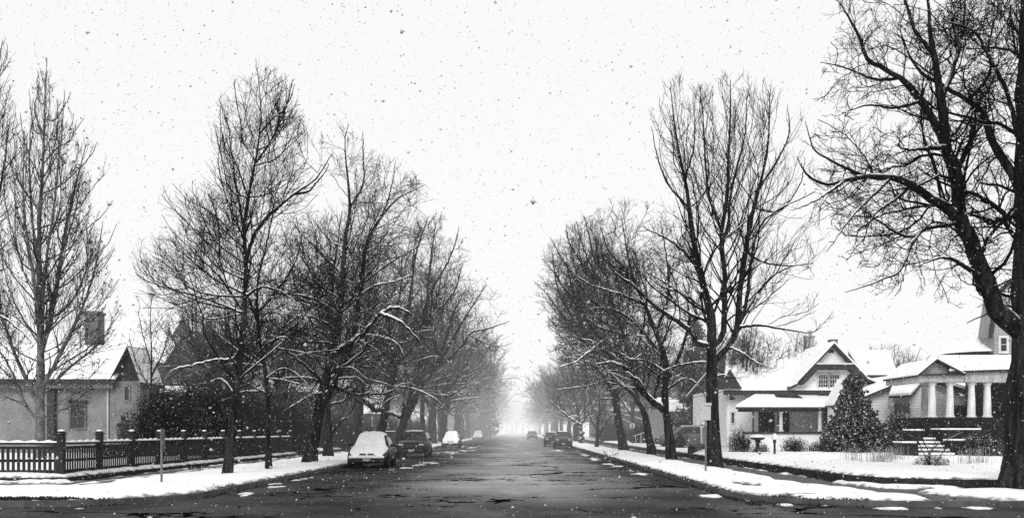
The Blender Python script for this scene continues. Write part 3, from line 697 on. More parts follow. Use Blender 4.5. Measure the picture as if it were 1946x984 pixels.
T('left leaning bare tree with thick snow-topped fork, second trunk from tall sign post', 44.3, (1275,876),
  [([(1276,878),(1272,830),(1266,790),(1264,750),(1266,715),(1262,680),(1249,637),(1227,586),(1205,530),(1190,470),(1180,410)], 11, 1.6, 0),
   ([(1265,785),(1245,765),(1214,737),(1205,718),(1190,700),(1166,690),(1132,691)], 11, 2.5, -1.5),
   ([(1266,725),(1285,690),(1300,650),(1310,600),(1300,540)], 7, 1.5, 1),
   ([(1249,637),(1270,560),(1265,480),(1255,420)], 5, 1.3, 1.5),
   ([(1262,690),(1230,640),(1190,600),(1150,585),(1110,590)], 6, 1.5, 1.2),
   ([(1265,740),(1300,720),(1325,730),(1345,760)], 4, 1.2, -1.0), ([(1264,720),(1220,690),(1180,680),(1150,700)], 4, 1.2, 1.5),
   ([(1227,586),(1180,560),(1120,540),(1080,510)], 5, 1.3, -.8),
   ([(1205,530),(1160,480),(1140,430)], 4, 1.2, 1)],
  [(385,1140,1290),(430,1100,1320),(500,1070,1330),(580,1060,1330),(660,1080,1330),(720,1100,1320),(760,1120,1300)], seed=22, dn=1.2, ang1=(38,75), trop=.07, wander=.2, sp1=.5, sp2=.25, sp3=.18, min_r=.0075, snow=1.4)
T('bare tree bending over the street with snow plastered upper trunk, third along right verge', 53.6, (1238,866),
  [([(1240,868),(1233,830),(1228,797),(1220,775),(1205,752),(1184,732),(1165,722),(1145,722),(1125,735)], 11, 2.5, 0),
   ([(1210,760),(1200,700),(1185,640),(1165,580),(1150,510),(1140,450)], 8, 1.4, 1.5),
   ([(1200,700),(1150,650),(1110,600),(1085,540),(1075,480)], 6, 1.3, -1.5),
   ([(1184,732),(1150,700),(1120,660),(1090,640),(1055,640)], 5, 1.3, 1.5),
   ([(1185,640),(1130,600),(1090,570),(1050,545)], 4.5, 1.2, 1.5),
   ([(1165,580),(1130,520),(1105,460),(1095,420)], 4, 1.2, -1)]
  + fan(6, [(1200,700),(1195,680),(1180,640),(1170,600),(1160,560),(1150,520),(1200,690),(1150,650)], [(1040,620),(1022,540),(1030,490),(1045,450),(1075,425),(1110,410),(1220,480),(1060,700)], 4, .12, 2.2),
  [(395,1120,1170),(430,1080,1200),(480,1040,1220),(540,1030,1250),(620,1035,1260),(680,1040,1260),(740,1060,1250),(780,1090,1230)], seed=23, dn=1.15, ang1=(38,75), trop=.07, wander=.2, sp1=.55, sp2=.26, sp3=.19, min_r=.008, snow=1.5)
T('dark bare tree with a left curving trunk, fourth along the right verge', 66, (1185,857),
  [([(1186,859),(1180,825),(1175,800),(1170,758),(1165,700),(1150,640),(1130,580),(1120,520),(1110,460)], 10.5, 1.6, 0),
   ([(1172,770),(1150,720),(1120,690),(1080,680)], 6, 1.4, -1),
   ([(1165,700),(1120,650),(1085,600),(1060,550),(1050,480)], 6, 1.3, 1.2),
   ([(1160,680),(1190,600),(1200,520)], 5, 1.3, 1.5), ([(1150,640),(1100,620),(1060,620),(1040,600)], 5, 1.2, -1.5)]
  + fan(8, [(1165,710),(1162,690),(1150,640),(1140,600),(1130,570)], [(1055,740),(1045,680),(1030,560),(1045,490),(1075,440)], 3.6, .12, 2.2),
  [(415,1070,1150),(460,1040,1190),(540,1030,1230),(640,1040,1240),(720,1050,1240),(770,1070,1220)], seed=24, dn=1.2, ang1=(38,75), trop=.07, wander=.2, sp1=.65, sp2=.3, sp3=.22, min_r=.009, snow=1.2)
T('small many-stemmed bare tree on the right verge with a thin pale trunk', 78, (1135,851),
  [([(1134,853),(1135,825),(1137,800),(1140,770),(1138,740)], 4.5, 1.5, 0),
   ([(1135,835),(1145,815),(1158,795),(1170,770)], 3, 1.2, -.5), ([(1136,815),(1120,790),(1108,770)], 2.5, 1, .5), ([(1138,790),(1150,765),(1155,740)], 2.2, 1, .5), ([(1136,800),(1125,770),(1120,745)], 2, 1, -1)],
  [(720,1110,1170),(760,1100,1185),(800,1105,1185),(820,1120,1160)], seed=25, sp1=.4, sp2=.26, sp3=.2, len1=(.3,1.6,.5,.6), min_r=.009, hyf=1)
T('low spreading bare tree on right verge with snow-lined limbs reaching over parked cars', 103, (1105,843),
  [([(1105,845),(1105,825),(1104,808)], 6, 5, 0),
   ([(1104,808),(1085,795),(1068,782),(1050,765),(1036,752)], 4.5, 1.3, -1),
   ([(1104,808),(1115,790),(1130,770),(1140,745)], 4, 1.3, .5),
   ([(1104,810),(1098,780),(1090,745),(1085,710)], 4, 1.3, 1), ([(1068,784),(1060,755),(1058,725)], 3, 1.2, .5), ([(1110,795),(1112,750),(1118,710)], 3, 1.2, -1.5)],
  [(690,1070,1125),(720,1045,1150),(760,1030,1160),(800,1035,1155),(812,1060,1150)], seed=26, sp1=.6, sp2=.35, sp3=.28, min_r=.012, snow=2.0, hyf=1)
T('huge dark tree with a massive trunk and a snow-lined leaning limb, right edge', 22.0, (1945,935),
  [([(1945,938),(1947,880),(1949,800),(1952,720),(1953,650),(1950,560),(1949,460),(1947,350),(1944,200),(1946,60),(1950,-120)], 44, 10, 0),
   ([(1950,650),(1920,612),(1893,590),(1876,545),(1862,506),(1845,460),(1825,420),(1820,341),(1800,285),(1790,200),(1776,110),(1766,40),(1760,-40)], 22, 2.5, -1.0),
   ([(1822,412),(1795,393),(1760,372),(1735,352),(1697,338),(1642,336),(1600,345),(1570,351),(1535,335),(1515,300)], 11, 2, -2.2),
   ([(1802,290),(1778,240),(1752,195),(1709,146),(1672,128),(1648,112),(1632,70),(1610,30),(1590,0)], 9, 2, -.2),
   ([(1947,400),(1932,345),(1905,300),(1886,268),(1866,215),(1840,190),(1813,175),(1770,152),(1735,120),(1715,70)], 11, 2, 1.0),
   ([(1950,405),(1920,410),(1892,422),(1870,415),(1845,405)], 8, 6, -.5),
   ([(1826,425),(1790,430),(1758,435),(1735,460),(1712,512),(1680,530),(1640,545),(1605,555)], 4.5, 1.8, -2.0),
   ([(1862,520),(1835,508),(1801,490),(1770,495),(1745,505)], 6, 1.8, -2),
   ([(1800,287),(1760,282),(1728,285),(1700,275)], 6, 1.8, -2),
   ([(1697,338),(1660,370),(1620,410),(1590,450),(1570,480)], 4, 1.5, -2.6),
   ([(1735,352),(1700,380),(1660,410),(1640,460)], 4, 1.5, -1.4),
   ([(1758,435),(1730,450),(1700,440),(1670,420),(1640,400)], 4, 1.5, -1),
   ([(1790,200),(1812,130),(1830,60),(1836,-20)], 6, 2, .5),
   ([(1840,190),(1880,140),(1880,80),(1900,10)], 4, 1.5, .5),
   ([(1709,146),(1660,150),(1610,130),(1560,118)], 4, 1.5, .5),
   ([(1752,195),(1700,205),(1650,200),(1600,215)], 4, 1.5, -1.5),
   ([(1642,336),(1610,320),(1570,300),(1545,280),(1530,230)], 3.5, 1.3, -2.2),
   ([(1600,345),(1560,375),(1530,390),(1505,400)], 3.5, 1.3, -3.0),
   ([(1818,330),(1840,280),(1850,240),(1890,240)], 5, 1.5, -1.5),
   ([(1776,110),(1740,60),(1720,0),(1700,-60)], 5, 1.8, -1.0),
   ([(1949,300),(1915,180),(1880,110),(1850,60),(1790,40)], 6, 1.8, -1.5)],
  [(-80,1560,2100),(0,1540,2140),(100,1535,2150),(200,1555,2150),(300,1500,2150),(360,1495,2150),(440,1500,2150),(500,1560,2150),(560,1590,2120),(610,1640,2080)],
  seed=31, sp1=.40, sp2=.22, sp3=.13, sp4=.12, trop=.06, wander=.27,dn=1.0,lk=.27, ang1=(30,75), min_r=.0058, lw=.9, len1=(.6,3.2,.6,1.2), len2=(.4,1.6,.6,.6), len3=(.18,.7,.5,.35), buds=.22, budsize=.016, snow=.45, hyf=.55)
T('bare tree at the extreme left edge with upswept twigs, left of the pale-trunked tree', 36, (-75,850),
  [([(-75,852),(-74,700),(-66,560),(-50,420),(-30,300),(-10,180),(5,75)], 14, 1.4, 0),
   ([(-66,560),(-20,450),(5,330),(18,230)], 6, 1.2, .5), ([(-60,500),(-90,350),(-80,200)], 6, 1.2, 1), ([(-72,640),(-10,600),(30,620),(60,650)], 6, 1.6, -1)],
  [(65,-60,12),(150,-100,22),(250,-130,40),(400,-150,60),(600,-160,70),(700,-150,60)], seed=32, sp1=.5, sp2=.3, sp3=.2, trop=.25)
T('slight bare sapling on the lawn between the pale house and the dark gabled house', 50, (285,840),
  [([(285,842),(286,760),(288,680),(286,600),(290,560)], 4, 1, 0), ([(286,740),(260,690),(245,640)], 2.5, 1, .5), ([(287,720),(310,670),(322,630)], 2.5, 1, -.5), ([(287,690),(270,630),(262,590)], 2, 1, -1)],
  [(555,270,305),(600,240,335),(680,225,350),(760,240,330)], seed=33, sp1=.45, sp2=.3, sp3=.22, twig_m='birch_twig', snow=.5, hyf=1)
T('tall old bare tree behind the second verge tree pair on the left, inside the fence', 60, (665,862),
  [([(672,864),(680,800),(684,750),(690,680),(700,600),(710,520)], 14, 2, 0), ([(684,740),(650,660),(640,580),(650,500)], 7, 1.4, 2), ([(688,700),(740,630),(760,560),(765,490)], 7, 1.4, -1), ([(695,640),(690,540),(680,460)], 6, 1.4, 1)],
  [(430,640,740),(500,610,790),(600,590,800),(700,600,790),(770,620,760)], seed=34, dn=1.4, sp1=.65, sp2=.32, sp3=.22, min_r=.009)

# far rows: three generic trees, copied
def proto(seed, spread, label, group):
    rnd = random.Random(seed); x0 = 985
    limbs = [([(x0, 861), (x0+rnd.uniform(-6,6), 790), (x0+rnd.uniform(-10,10), 740), (x0+rnd.uniform(-18,18), 640), (x0+rnd.uniform(-20,20), 520)], 13, 1.6, 0)]
    for k in range(8):
        a = -1+2*k/7 + rnd.uniform(-.12,.12); y0 = rnd.uniform(700, 775)
        limbs.append(([(x0, y0), (x0+a*55, y0-60), (x0+a*100*spread, y0-140), (x0+a*125*spread, y0-230+abs(a)*60)], 6.5, 1.3, rnd.uniform(-3.2, 3.2)))
    env = [(480,x0-50,x0+50),(520,x0-100*spread,x0+100*spread),(600,x0-150*spread,x0+150*spread),(680,x0-165*spread,x0+165*spread),(740,x0-150*spread,x0+150*spread),(790,x0-90,x0+90)]
    return T(label, 60, (x0, 861), limbs, env, seed=seed, group=group, sp1=.6, sp2=.36, sp3=.26, min_r=.013, snow=1.3, hyf=1)
GL, GR = 'hazy bare trees in the far row on the left', 'hazy bare trees in the far row on the right'
LL, LR = 'bare tree in the row fading into the snow haze on the left of the street', 'bare tree in the row fading into the snow haze on the right of the street'
protos = [proto(s, sp, LL, GL) for s, sp in ((41, 1.0), (42, 1.12), (43, .9))]
rnd = random.Random(5)
spots = []
for k, y in enumerate([96, 108, 122, 136, 150, 166, 184, 204, 226, 250, 278, 310, 350, 400, 460]):
    spots.append((-9.3+rnd.uniform(-.6,.6), y+rnd.uniform(-3,3), rnd.uniform(.98, 1.2) + (.22 if y > 115 else 0), 0))
for k, y in enumerate([104, 140, 178, 225, 300]): spots.append((-17+rnd.uniform(-2,2), y, rnd.uniform(.9, 1.2), 0))
for k, y in enumerate([118, 130, 146, 160, 176, 194, 214, 238, 264, 294, 330, 380, 440]):
    spots.append((7.6+rnd.uniform(-.5,.5), y+rnd.uniform(-3,3), rnd.uniform(.78, .98) + (.12 if y > 170 else 0), 1))
for k, y in enumerate([92, 112, 150, 190, 245, 320]): spots.append((15+rnd.uniform(-2,2), y, rnd.uniform(.75, .95), 1))
for k, (x, y, s, side) in enumerate(spots):
    o = protos[k] if k < 3 else copy_tree(protos[k % 3])
    o.location = (x, y, .13); o.rotation_euler = (0, 0, rnd.uniform(0, 6.28)); o.scale = (s*1.25, s*1.25, s)
    o['label'] = LR if side else LL; o['group'] = GR if side else GL; o['category'] = 'tree'
for k in range(9):
    o = copy_tree(protos[k % 3]); s = rnd.uniform(1.2, 1.6); o.location = (-14+k*3.3+rnd.uniform(-1, 1), 520+rnd.uniform(-30, 60), .1); o.rotation_euler = (0, 0, rnd.uniform(0, 6)); o.scale = (s*1.4, s*1.4, s)
    o['label'] = 'bare tree lost in the snow haze where the street vanishes'; o['group'] = 'hazy bare trees closing the end of the street'; o['category'] = 'tree'
extra = [(18, 62, .62, 'bare tree rising behind the small far gabled house on the right'), (34, 84, .75, 'faint bare tree behind the white gabled house roof'), (58, 100, .8, 'faint bare tree above the roofs between the two right hand houses'),
         (-20, 84, .85, 'bare tree behind the dark hedge left of the street trees'), (-31, 90, .8, 'bare tree behind the dark gabled house with the spire'), (-17, 66, .8, 'bare tree inside the fence close to its far end'), (14, 72, .72, 'bare tree on the lawn behind the leaning verge trunks on the right'), (24, 96, .7, 'faint bare tree left of the white house chimney'),
         (-19, 60, .78, 'bare thicket tree behind the fence between the slender verge trunks'), (-23, 66, .85, 'bare tree in front of the dark gabled house'), (-16.5, 78, .85, 'bare tree in the dense thicket behind the stout leaning tree'), (-24, 78, .9, 'bare tree behind the tall dark shrubs on the left'), (-15.5, 100, .9, 'bare tree in the thicket above the snow covered sedan'),
         (14.5, 60, .66, 'dense bare tree right behind the second right verge trunk'), (13, 84, .74, 'bare tree in the dark thicket left of the far grey house'), (18, 76, .72, 'bare tree over the roof of the far grey house'), (12.5, 100, .75, 'bare tree behind the small many-stemmed verge tree')]
for k, (x, y, s, lb) in enumerate(extra):
    o = copy_tree(protos[k % 3]); o.location = (x, y, .26); o.rotation_euler = (0, 0, rnd.uniform(0, 6.28)); o.scale = (s, s, s)
    o['label'] = lb; o['category'] = 'tree'
    if 'group' in o: del o['group']

# ------------------------------------------------------------------ conifers
def conifer(label, loc, H, Wd, seed, dens=1.0, snowy=1.0, group=None, layers=None, z0=.04):
    rng = np.random.default_rng(seed)
    root = thing('spruce_tree', label, 'tree', loc, 0, group)
    MB().tube([(0,0,-.1),(0,0,H*.5),(0,0,H*.99)], [H*.022, H*.013, .01], 7).build('trunk', M['twig'], root)
    nb = int((layers or 30)*9*dens)
    t = np.sort(rng.random(nb)**1.15)
    z = H*(z0 + (.97-z0)*t); Lb = Wd/2*(1-t)**.8*rng.uniform(.62, 1.15, nb)*(.8+.4*vnoise(t*9+seed, np.floor(t*14)*1.7, 2)) + .04*Wd
    az = rng.uniform(0, 2*math.pi, nb); K = 6
    s = np.linspace(0, 1, K)
    elev = np.where(t > .8, .7, .05)
    P = np.zeros((nb, K, 3))
    rad = Lb[:,None]*s[None]
    P[:,:,0] = rad*np.cos(az)[:,None]; P[:,:,1] = rad*np.sin(az)[:,None]
    P[:,:,2] = z[:,None] + rad*elev[:,None] - .30*Lb[:,None]*(s-s**2.6)[None]*1.2
    acc = Acc(); V, Fq = tubes(P, np.maximum(.03*Lb[:,None]*(1-s[None]*.8), .004), 3); acc.add(V, Fq)
    # sprays: elongated quads along each bough
    q = sprout(rng, P, np.full(P.shape[:2], .01), .055*Wd/2.8/dens, .1, (25,75), (.07*Wd,.26*Wd,.2,.3*Wd), .5, 3, .2, -.05, None, rmin=.004, up=.3)
    C, _ = q; n = len(C); tdir = norm(C[:,2]-C[:,0]); side = norm(np.cross(tdir, rng.normal(size=(n,3))))
    w = (.016*Wd*rng.uniform(.7, 1.5, n))[:,None]
    V = np.stack([C[:,0]-side*w*.4, C[:,1]-side*w, C[:,2], C[:,1]+side*w], 1).reshape(-1, 3)
    Fq = (np.arange(n)*4)[:,None] + np.arange(4); acc.add(V, Fq)
    acc.build('crown', M['needles'], root)
    if snowy > .5:
        sa = Acc(); pick = rng.random(nb) < .55; Pb = P[pick].copy(); Pb[:,:,2] += .035*Wd/2.8; nb2 = len(Pb)
        Rb = (.030*Wd/2.8*rng.uniform(.5,1.4,(nb2,1)))*np.array([.05,.5,.9,1.1,.9,.3])[None]*np.where(rng.random((nb2,K)) < .8, 1, .2)
        V, Fq = tubes(Pb, Rb, 5); sa.add(V, Fq); sa.build('bough_snow', M['snow_thin'], root, True)
    if snowy:
        sel = rng.random(n) < .5*snowy; Cs = C[sel] + np.array([0,0,.013*Wd/2.8]); sd_ = norm(np.cross(tdir[sel], np.array([0,0,1.0]))); ws = w[sel]*.75
        V = np.stack([Cs[:,0]-sd_*ws*.4, Cs[:,1]-sd_*ws+np.array([0,0,-.005]), Cs[:,2]*.8+Cs[:,1]*.2, Cs[:,1]+sd_*ws+np.array([0,0,-.005])], 1).reshape(-1,3)
        mesh_obj('snow', V, (np.arange(len(Cs))*4)[:,None]+np.arange(4), M['snow_thin'], root)
    return root
conifer('snow dusted small spruce in front of the white gabled house', (PX(1622,49), 49, .36), 4.25, 3.1, 51, dens=3.2)
fs = conifer('tall hazy spruce rising at the far end of the left tree row', (PX(915,190), 190, .1), 20, 8.5, 52, dens=.8, snowy=.3)
def spruce_at(x, y, s, lb, grp=None):
    o = copy_tree(fs); o.location = (x, y, .1); o.scale = (s, s, s); o.rotation_euler = (0, 0, rnd.uniform(0, 6)); o['label'] = lb
    if grp: o['group'] = grp
spruce_at(-21, 98, .70, 'dark spruce behind the bare trees on the left, above the parked cars')
spruce_at(-26, 122, .80, 'second dark spruce deep among the bare trees on the left')
spruce_at(-22, 160, .95, 'hazy spruce just left of the tallest far spruce')
spruce_at(-15, 215, .9, 'fainter spruce to the right of the tallest far spruce')
spruce_at(16.5, 84, .58, 'dark spruce filling the gap behind the leaning right verge trees')
spruce_at(13.4, 70, .5, 'dark spruce between the second and third right verge trunks')
spruce_at(17.5, 92, .66, 'dark spruce left of the far grey gabled house')
spruce_at(20, 104, .72, 'larger dark spruce behind the right verge trees')
spruce_at(14, 132, .7, 'dim spruce behind the low spreading verge tree on the right')
# ------------------------------------------------------------------ shrubs, hedges, grass
def shrub(label, loc, H, Wd, seed, name='shrub', cat='shrub', leaf=900, snowy=.3, twigs=1.0, depth=None, leafsize=.05, leaf_m='shrub_leaf', group=None, top=.5):
    rng = np.random.default_rng(seed); root = thing(name, label, cat, loc, 0, group)
    depth = depth or Wd; n = int(16*twigs*max(1, Wd))
    K = 7; o = np.zeros((n,3)); o[:,0] = rng.uniform(-.3,.3,n)*Wd; o[:,1] = rng.uniform(-.3,.3,n)*depth
    e = rng.normal(size=(n,3)); e[:,2] = np.abs(e[:,2])+.5; e = norm(e)*np.array([Wd/2, depth/2, H])*rng.uniform(.6, 1, n)[:,None]
    s = np.linspace(0, 1, K)[None,:,None]
    P = o[:,None]*(1-s) + (o*.4+e)[:,None]*s + rng.normal(size=(n,K,3))*.03*s; P[:,:,2] = np.maximum(P[:,:,2], -.02)
    R = np.full((n,K), .012)*np.linspace(1,.4,K)
    acc = Acc(); V, Fq = tubes(P, R, 3); acc.add(V, Fq)
    P2, R2 = sprout(rng, P, R, .16, .15, (25,60), (.15,.7,.5,.25), .6, 4, .2, .1, None, rmin=.005); V, Fq = tubes(P2, R2, 3); acc.add(V, Fq)
    P3, R3 = sprout(rng, P2, R2, .11, .1, (25,60), (.08,.3,.5,.12), .6, 3, .2, .1, None, rmin=.004); V, Fq = tubes(P3, R3, 3); acc.add(V, Fq)
    acc.build('branches', M['twig'], root)
    def cards(n, size, m, nm, up):
        q = norm(rng.normal(size=(n,3))); q[:,2] = np.abs(q[:,2]); rad = rng.random(n)**.4
        c = q*rad[:,None]*np.array([Wd/2, depth/2, H*(1-top*.3)]); c[:,2] += .04 + (H*.12)*rng.random(n)
        lump = vnoise(c[:,0]*2.2/max(Wd/2.5,.6)+seed, c[:,2]*2.2+c[:,1], seed); c *= (0.8+.36*lump)[:,None]; c[:,2] = np.maximum(c[:,2], .03)
        a = norm(rng.normal(size=(n,3)) * (np.array([1,1,.25]) if up else 1)); b_ = norm(np.cross(a, rng.normal(size=(n,3)) if not up else np.broadcast_to(np.array([0,0,1.0]), (n,3)) + rng.normal(size=(n,3))*.3))
        s_ = (size*rng.uniform(.5, 1.5, n))[:,None]
        V = np.stack([c-a*s_, c+b_*s_*.5, c+a*s_, c-b_*s_*.5], 1).reshape(-1,3)
        mesh_obj(nm, V, (np.arange(n)*4)[:,None]+np.arange(4), m, root)
    if leaf: cards(int(leaf), leafsize, M[leaf_m], 'leaves', False)
    if snowy: cards(int(max(leaf, 500)*snowy*1.3), leafsize*.8, M['snow_thin'], 'snow', True)
    return root
def at(px, d, z=.36): return (PX(px, d), d, z)
shrub('wide dense evergreen shrub flecked with snow between the spruce and the columned porch', at(1712,48), 2.35, 3.0, 61, leaf=6500, snowy=.3, leafsize=.055)
shrub('snow flecked evergreen shrub under the columns at the left of the porch steps', at(1790,51.0,.5), 1.15, 1.6, 62, leaf=2200, snowy=.3, depth=1.2)
shrub('low snow flecked shrub right of the porch steps, beside the massive trunk', at(1868,42), 1.25, 2.6, 63, leaf=4200, snowy=.3, depth=1.6)
shrub('twiggy grey shrub against the left corner of the white gabled house', at(1405,50), 1.75, 1.7, 64, leaf=700, snowy=.5, twigs=3.2, leafsize=.035)
shrub('low twiggy shrub in front of the porch wall of the white gabled house', at(1510,50), 1.1, 2.0, 65, leaf=800, snowy=.6, twigs=3, leafsize=.03)
shrub('small twiggy shrub between the lamp post and the corner shrub', at(1445,49), .75, 1.2, 66, leaf=300, snowy=.6, twigs=3, leafsize=.03)
shrub('low twiggy shrub beside the small spruce, right end of the porch wall', at(1555,50), .8, 1.4, 67, leaf=600, snowy=.6, twigs=3, leafsize=.03)
shrub('grey shrub in front of the parked side-on car', at(1292,61), 1.4, 1.6, 68, leaf=800, snowy=.5, twigs=3, leafsize=.04)
shrub('leafy shrub by the column pedestals at the right of the porch', at(1835,49,.5), 1.5, 1.8, 69, leaf=3000, snowy=.25)
# left
shrub('slim dark columnar evergreen against the pale house wall', (PX(238,52), 52, .26), 2.6, .95, 71, name='columnar_shrub', leaf=4200, snowy=.03, leafsize=.05, top=0)
shrub('low snow covered shrub behind the fence at the foot of the pale house', (PX(215,45), 45, .26), 1.0, 2.2, 72, leaf=600, snowy=1.4, twigs=2, leafsize=.05)
for k, (px, d, H, Wd, lb) in enumerate([(300, 46, 4.2, 3.2, 'leftmost of the tall dark shrubs massed behind the fence'), (362, 48, 4.6, 3.6, 'tall dark shrub behind the fence below the gabled house, right of the leftmost one'),
        (415, 47, 4.3, 3.4, 'tall dark shrub behind the nearest verge trunk'), (470, 52, 4.6, 4.0, 'tall dark shrub between the two slender verge trunks'), (540, 56, 4.6, 4.4, 'tall dark shrub behind the far end of the fence')]):
    shrub(lb, (PX(px, d), d, .26), H, Wd, 73+k, leaf=4500, snowy=.03, leafsize=.06, leaf_m='needles', twigs=5, depth=2.6)
def grass_clump(label, spots, h, seed, name='ornamental_grass', group=None):
    rng = np.random.default_rng(seed); root_xy = np.mean([s[:2] for s in spots], axis=0)
    acc = Acc()
    for x, y, w, n in spots:
        o = np.stack([x-root_xy[0]+rng.normal(size=n)*w, y-root_xy[1]+rng.normal(size=n)*.35, np.zeros(n)], 1)
        tip = o + np.stack([rng.normal(size=n)*.05, rng.normal(size=n)*.04, h*rng.uniform(.5,1.1,n)], 1)
        mid = (o+tip)/2 + rng.normal(size=(n,3))*.015
        V, Fq = tubes(np.stack([o,mid,tip],1), np.broadcast_to(np.array([.006,.0055,.003]), (n,3)), 3); acc.add(V, Fq)
    o = acc.build(name, M['grass_blade'], None); o.location = (root_xy[0], root_xy[1], .42); tag(o, label, 'grass', group); return o
for k, (px, d, w, n, lb) in enumerate([(1622, 35, .14, 40, 'leftmost tuft of dry ornamental grass standing in the snowy lawn'), (1672, 33, .28, 120, 'widest tuft of dry ornamental grass on the snowy lawn'), (1700, 36, .2, 70, 'dry ornamental grass tuft left of the bare sapling'),
       (1842, 31, .2, 45, 'dry ornamental grass tuft right of the bare sapling'), (1868, 32, .13, 40, 'rightmost tuft of dry ornamental grass by the massive trunk')]):
    grass_clump(lb, [(PX(px,d), d, w, n)], .62, 80+k)
bare_tree('small bare multi-stemmed sapling growing from the snowy lawn in front of the porch steps', 30, (1768,896), [([(1768,898),(1760,870),(1748,845),(1742,825)], 1.6, 1, 0), ([(1768,896),(1765,860),(1752,830),(1760,800)], 1.3, .8, .3), ([(1772,896),(1785,870),(1795,855),(1812,835)], 1.3, .8, -.3), ([(1762,875),(1775,850),(1800,835),(1830,820)], 1.2, .8, .2), ([(1748,845),(1735,830),(1715,820),(1700,800)],1.2,.8,0)],
          [(700,1690,1830),(780,1690,1840),(850,1720,1820),(880,1740,1800)], seed=91, lw=1, zb=.40, sp1=.35, sp2=.3, sp3=.3, len1=(.2,.9,.5,.3), len2=(.1,.4,.5,.2), len3=(.08,.2,.5,.1), snow=0, min_r=.004, hyf=1)
sd_ = shrub('low snow covered mound of a plant at the foot of the bare sapling', at(1770,30.5,.42), .42, 1.1, 92, leaf=60, snowy=3.2, leafsize=.06, twigs=1)

# ------------------------------------------------------------------ fence
fz = .26
fence = thing('wooden_fence', 'dark slatted wooden fence with snow topped rails and square posts around the left yard', 'fence', (-13.6, 27.4, fz))
post_me = [None]
def fence_post(x, y, h=1.12, w=.064):
    if post_me[0] is None:
        mb = MB().box(-w,w,-w,w,-.12,h).box(-w*1.35,w*1.35,-w*1.35,w*1.35,h,h+.035).box(-w*.9,w*.9,-w*.9,w*.9,h+.035,h+.075)
        p = mb.build('post', M['dark_wood'], fence, bevel=.006)
        s = MB().lathe(0,0,[(w*.9,h+.076),(w*1.05,h+.088),(w*.9,h+.11),(w*.5,h+.122),(.01,h+.125)],10).build('snow', M['snow_thin'], p, True)
        post_me[0] = p
    else:
        p = copy_tree(post_me[0], fence)
    p.location = (x, y, 0); return p
pan_me = [None]
def fence_panel(x, y, ang, L_=2.5):
    if pan_me[0] is None:
        a, b_ = .078, L_-.078; mb = MB()
        mb.box(a,b_,-.045,.045,.93,.99).box(a,b_,-.025,.025,.80,.88).box(a,b_,-.02,.02,.10,.19).box(a, b_, .022, .04, .42, .50)
        n = int((b_-a)/.155)
        for i in range(n):
            c = a+(i+.5)*(b_-a)/n; mb.box(c-.042, c+.042, -.048, -.0265, .06, .84)
        p = mb.build('slat_panel', M['dark_wood'], fence)
        s = MB(); N_ = 16
        V = []; 
        for i in range(N_+1):
            xx = a+(b_-a)*i/N_; hh = .055+.02*math.sin(i*1.9)+.012*math.sin(i*4.1)
            V += [(xx,-.052,.991),(xx,-.045,.991+hh*.8),(xx,0,.991+hh),(xx,.045,.991+hh*.8),(xx,.052,.991)]
        Fc = [(i*5+j,(i+1)*5+j,(i+1)*5+j+1,i*5+j+1) for i in range(N_) for j in range(4)]
        mesh_obj('snow', V, Fc, M['snow_thin'], p, True)
        pan_me[0] = p
    else: p = copy_tree(pan_me[0], fence)
    p.location = (x, y, 0); p.rotation_euler = (0,0,ang); return p
big = fence_post(0, 0); big.scale = (1.5, 1.5, 1.1)
for k in range(13):
    fence_panel(0, 2.5*k, math.pi/2); fence_post(0, 2.5*(k+1))
for k in range(4):
    fence_panel(-2.5*(k+1), 0, 0)
    if k: fence_post(-2.5*(k+1), 0)
fence_post(-2.5, 0)
fence.scale = (1, 1, 1.02)
# ------------------------------------------------------------------ houses
def window(parent, x0, x1, z0, z1, y, nx=2, nz=2, face=-1, fm='trim_white', t=.07, axis='x', gm='glass', label=None):
    """window in a wall; y is the wall plane, face -1 looks to the camera"""
    f = MB(); o = face
    def bx(mb, a0, a1, b0, b1, d0, d1):
        lo, hi = sorted((y+o*d0, y+o*d1))
        if axis == 'x': mb.box(a0, a1, lo, hi, b0, b1)
        else: mb.box(lo, hi, a0, a1, b0, b1)
    bx(f, x0-t, x0, z0-t, z1+t, .004, .07); bx(f, x1, x1+t, z0-t, z1+t, .004, .07)
    bx(f, x0, x1, z1, z1+t, .004, .07); bx(f, x0, x1, z0-t, z0, .004, .09)
    for i in range(1, nx): c = x0+(x1-x0)*i/nx; bx(f, c-.015, c+.015, z0, z1, .03, .045)
    for k in range(1, nz): c = z0+(z1-z0)*k/nz; bx(f, x0, x1, c-.015, c+.015, .027, .043)
    w = f.build('window', M[fm], parent)
    g = MB(); bx(g, x0, x1, z0, z1, .006, .022); g.build('pane', M[gm], w)
    return w
def slab(mb, a, b_, c, d_, th):
    """thick sheet on the quad a,b,c,d (3d), thickened downwards"""
    low = [(p[0], p[1], p[2]-th) for p in (a, b_, c, d_)]
    return mb.prism(low, [a, b_, c, d_])
def roof_part(parent, quad, th=.14, snow=.16, name='roof', m='trim_dark', inset=.05):
    mb = MB(); slab(mb, *quad, th); r_ = mb.build(name, M[m], parent)
    c = Vector([sum(p[i] for p in quad)/4 for i in range(3)])
    q = [tuple(c + (Vector(p)-c)*(1-inset*.35) + Vector((0,0,snow))) for p in quad]
    b2 = [tuple(c + (Vector(p)-c)*(1-inset*.02) + Vector((0,0,.003))) for p in quad]
    if (Vector(quad[1])-Vector(quad[0])).cross(Vector(quad[3])-Vector(quad[0])).z < 0: q = q[::-1]; b2 = b2[::-1]
    s = MB(); s.prism(b2, q); o = s.build('snow', M['snow'], r_)
    return r_
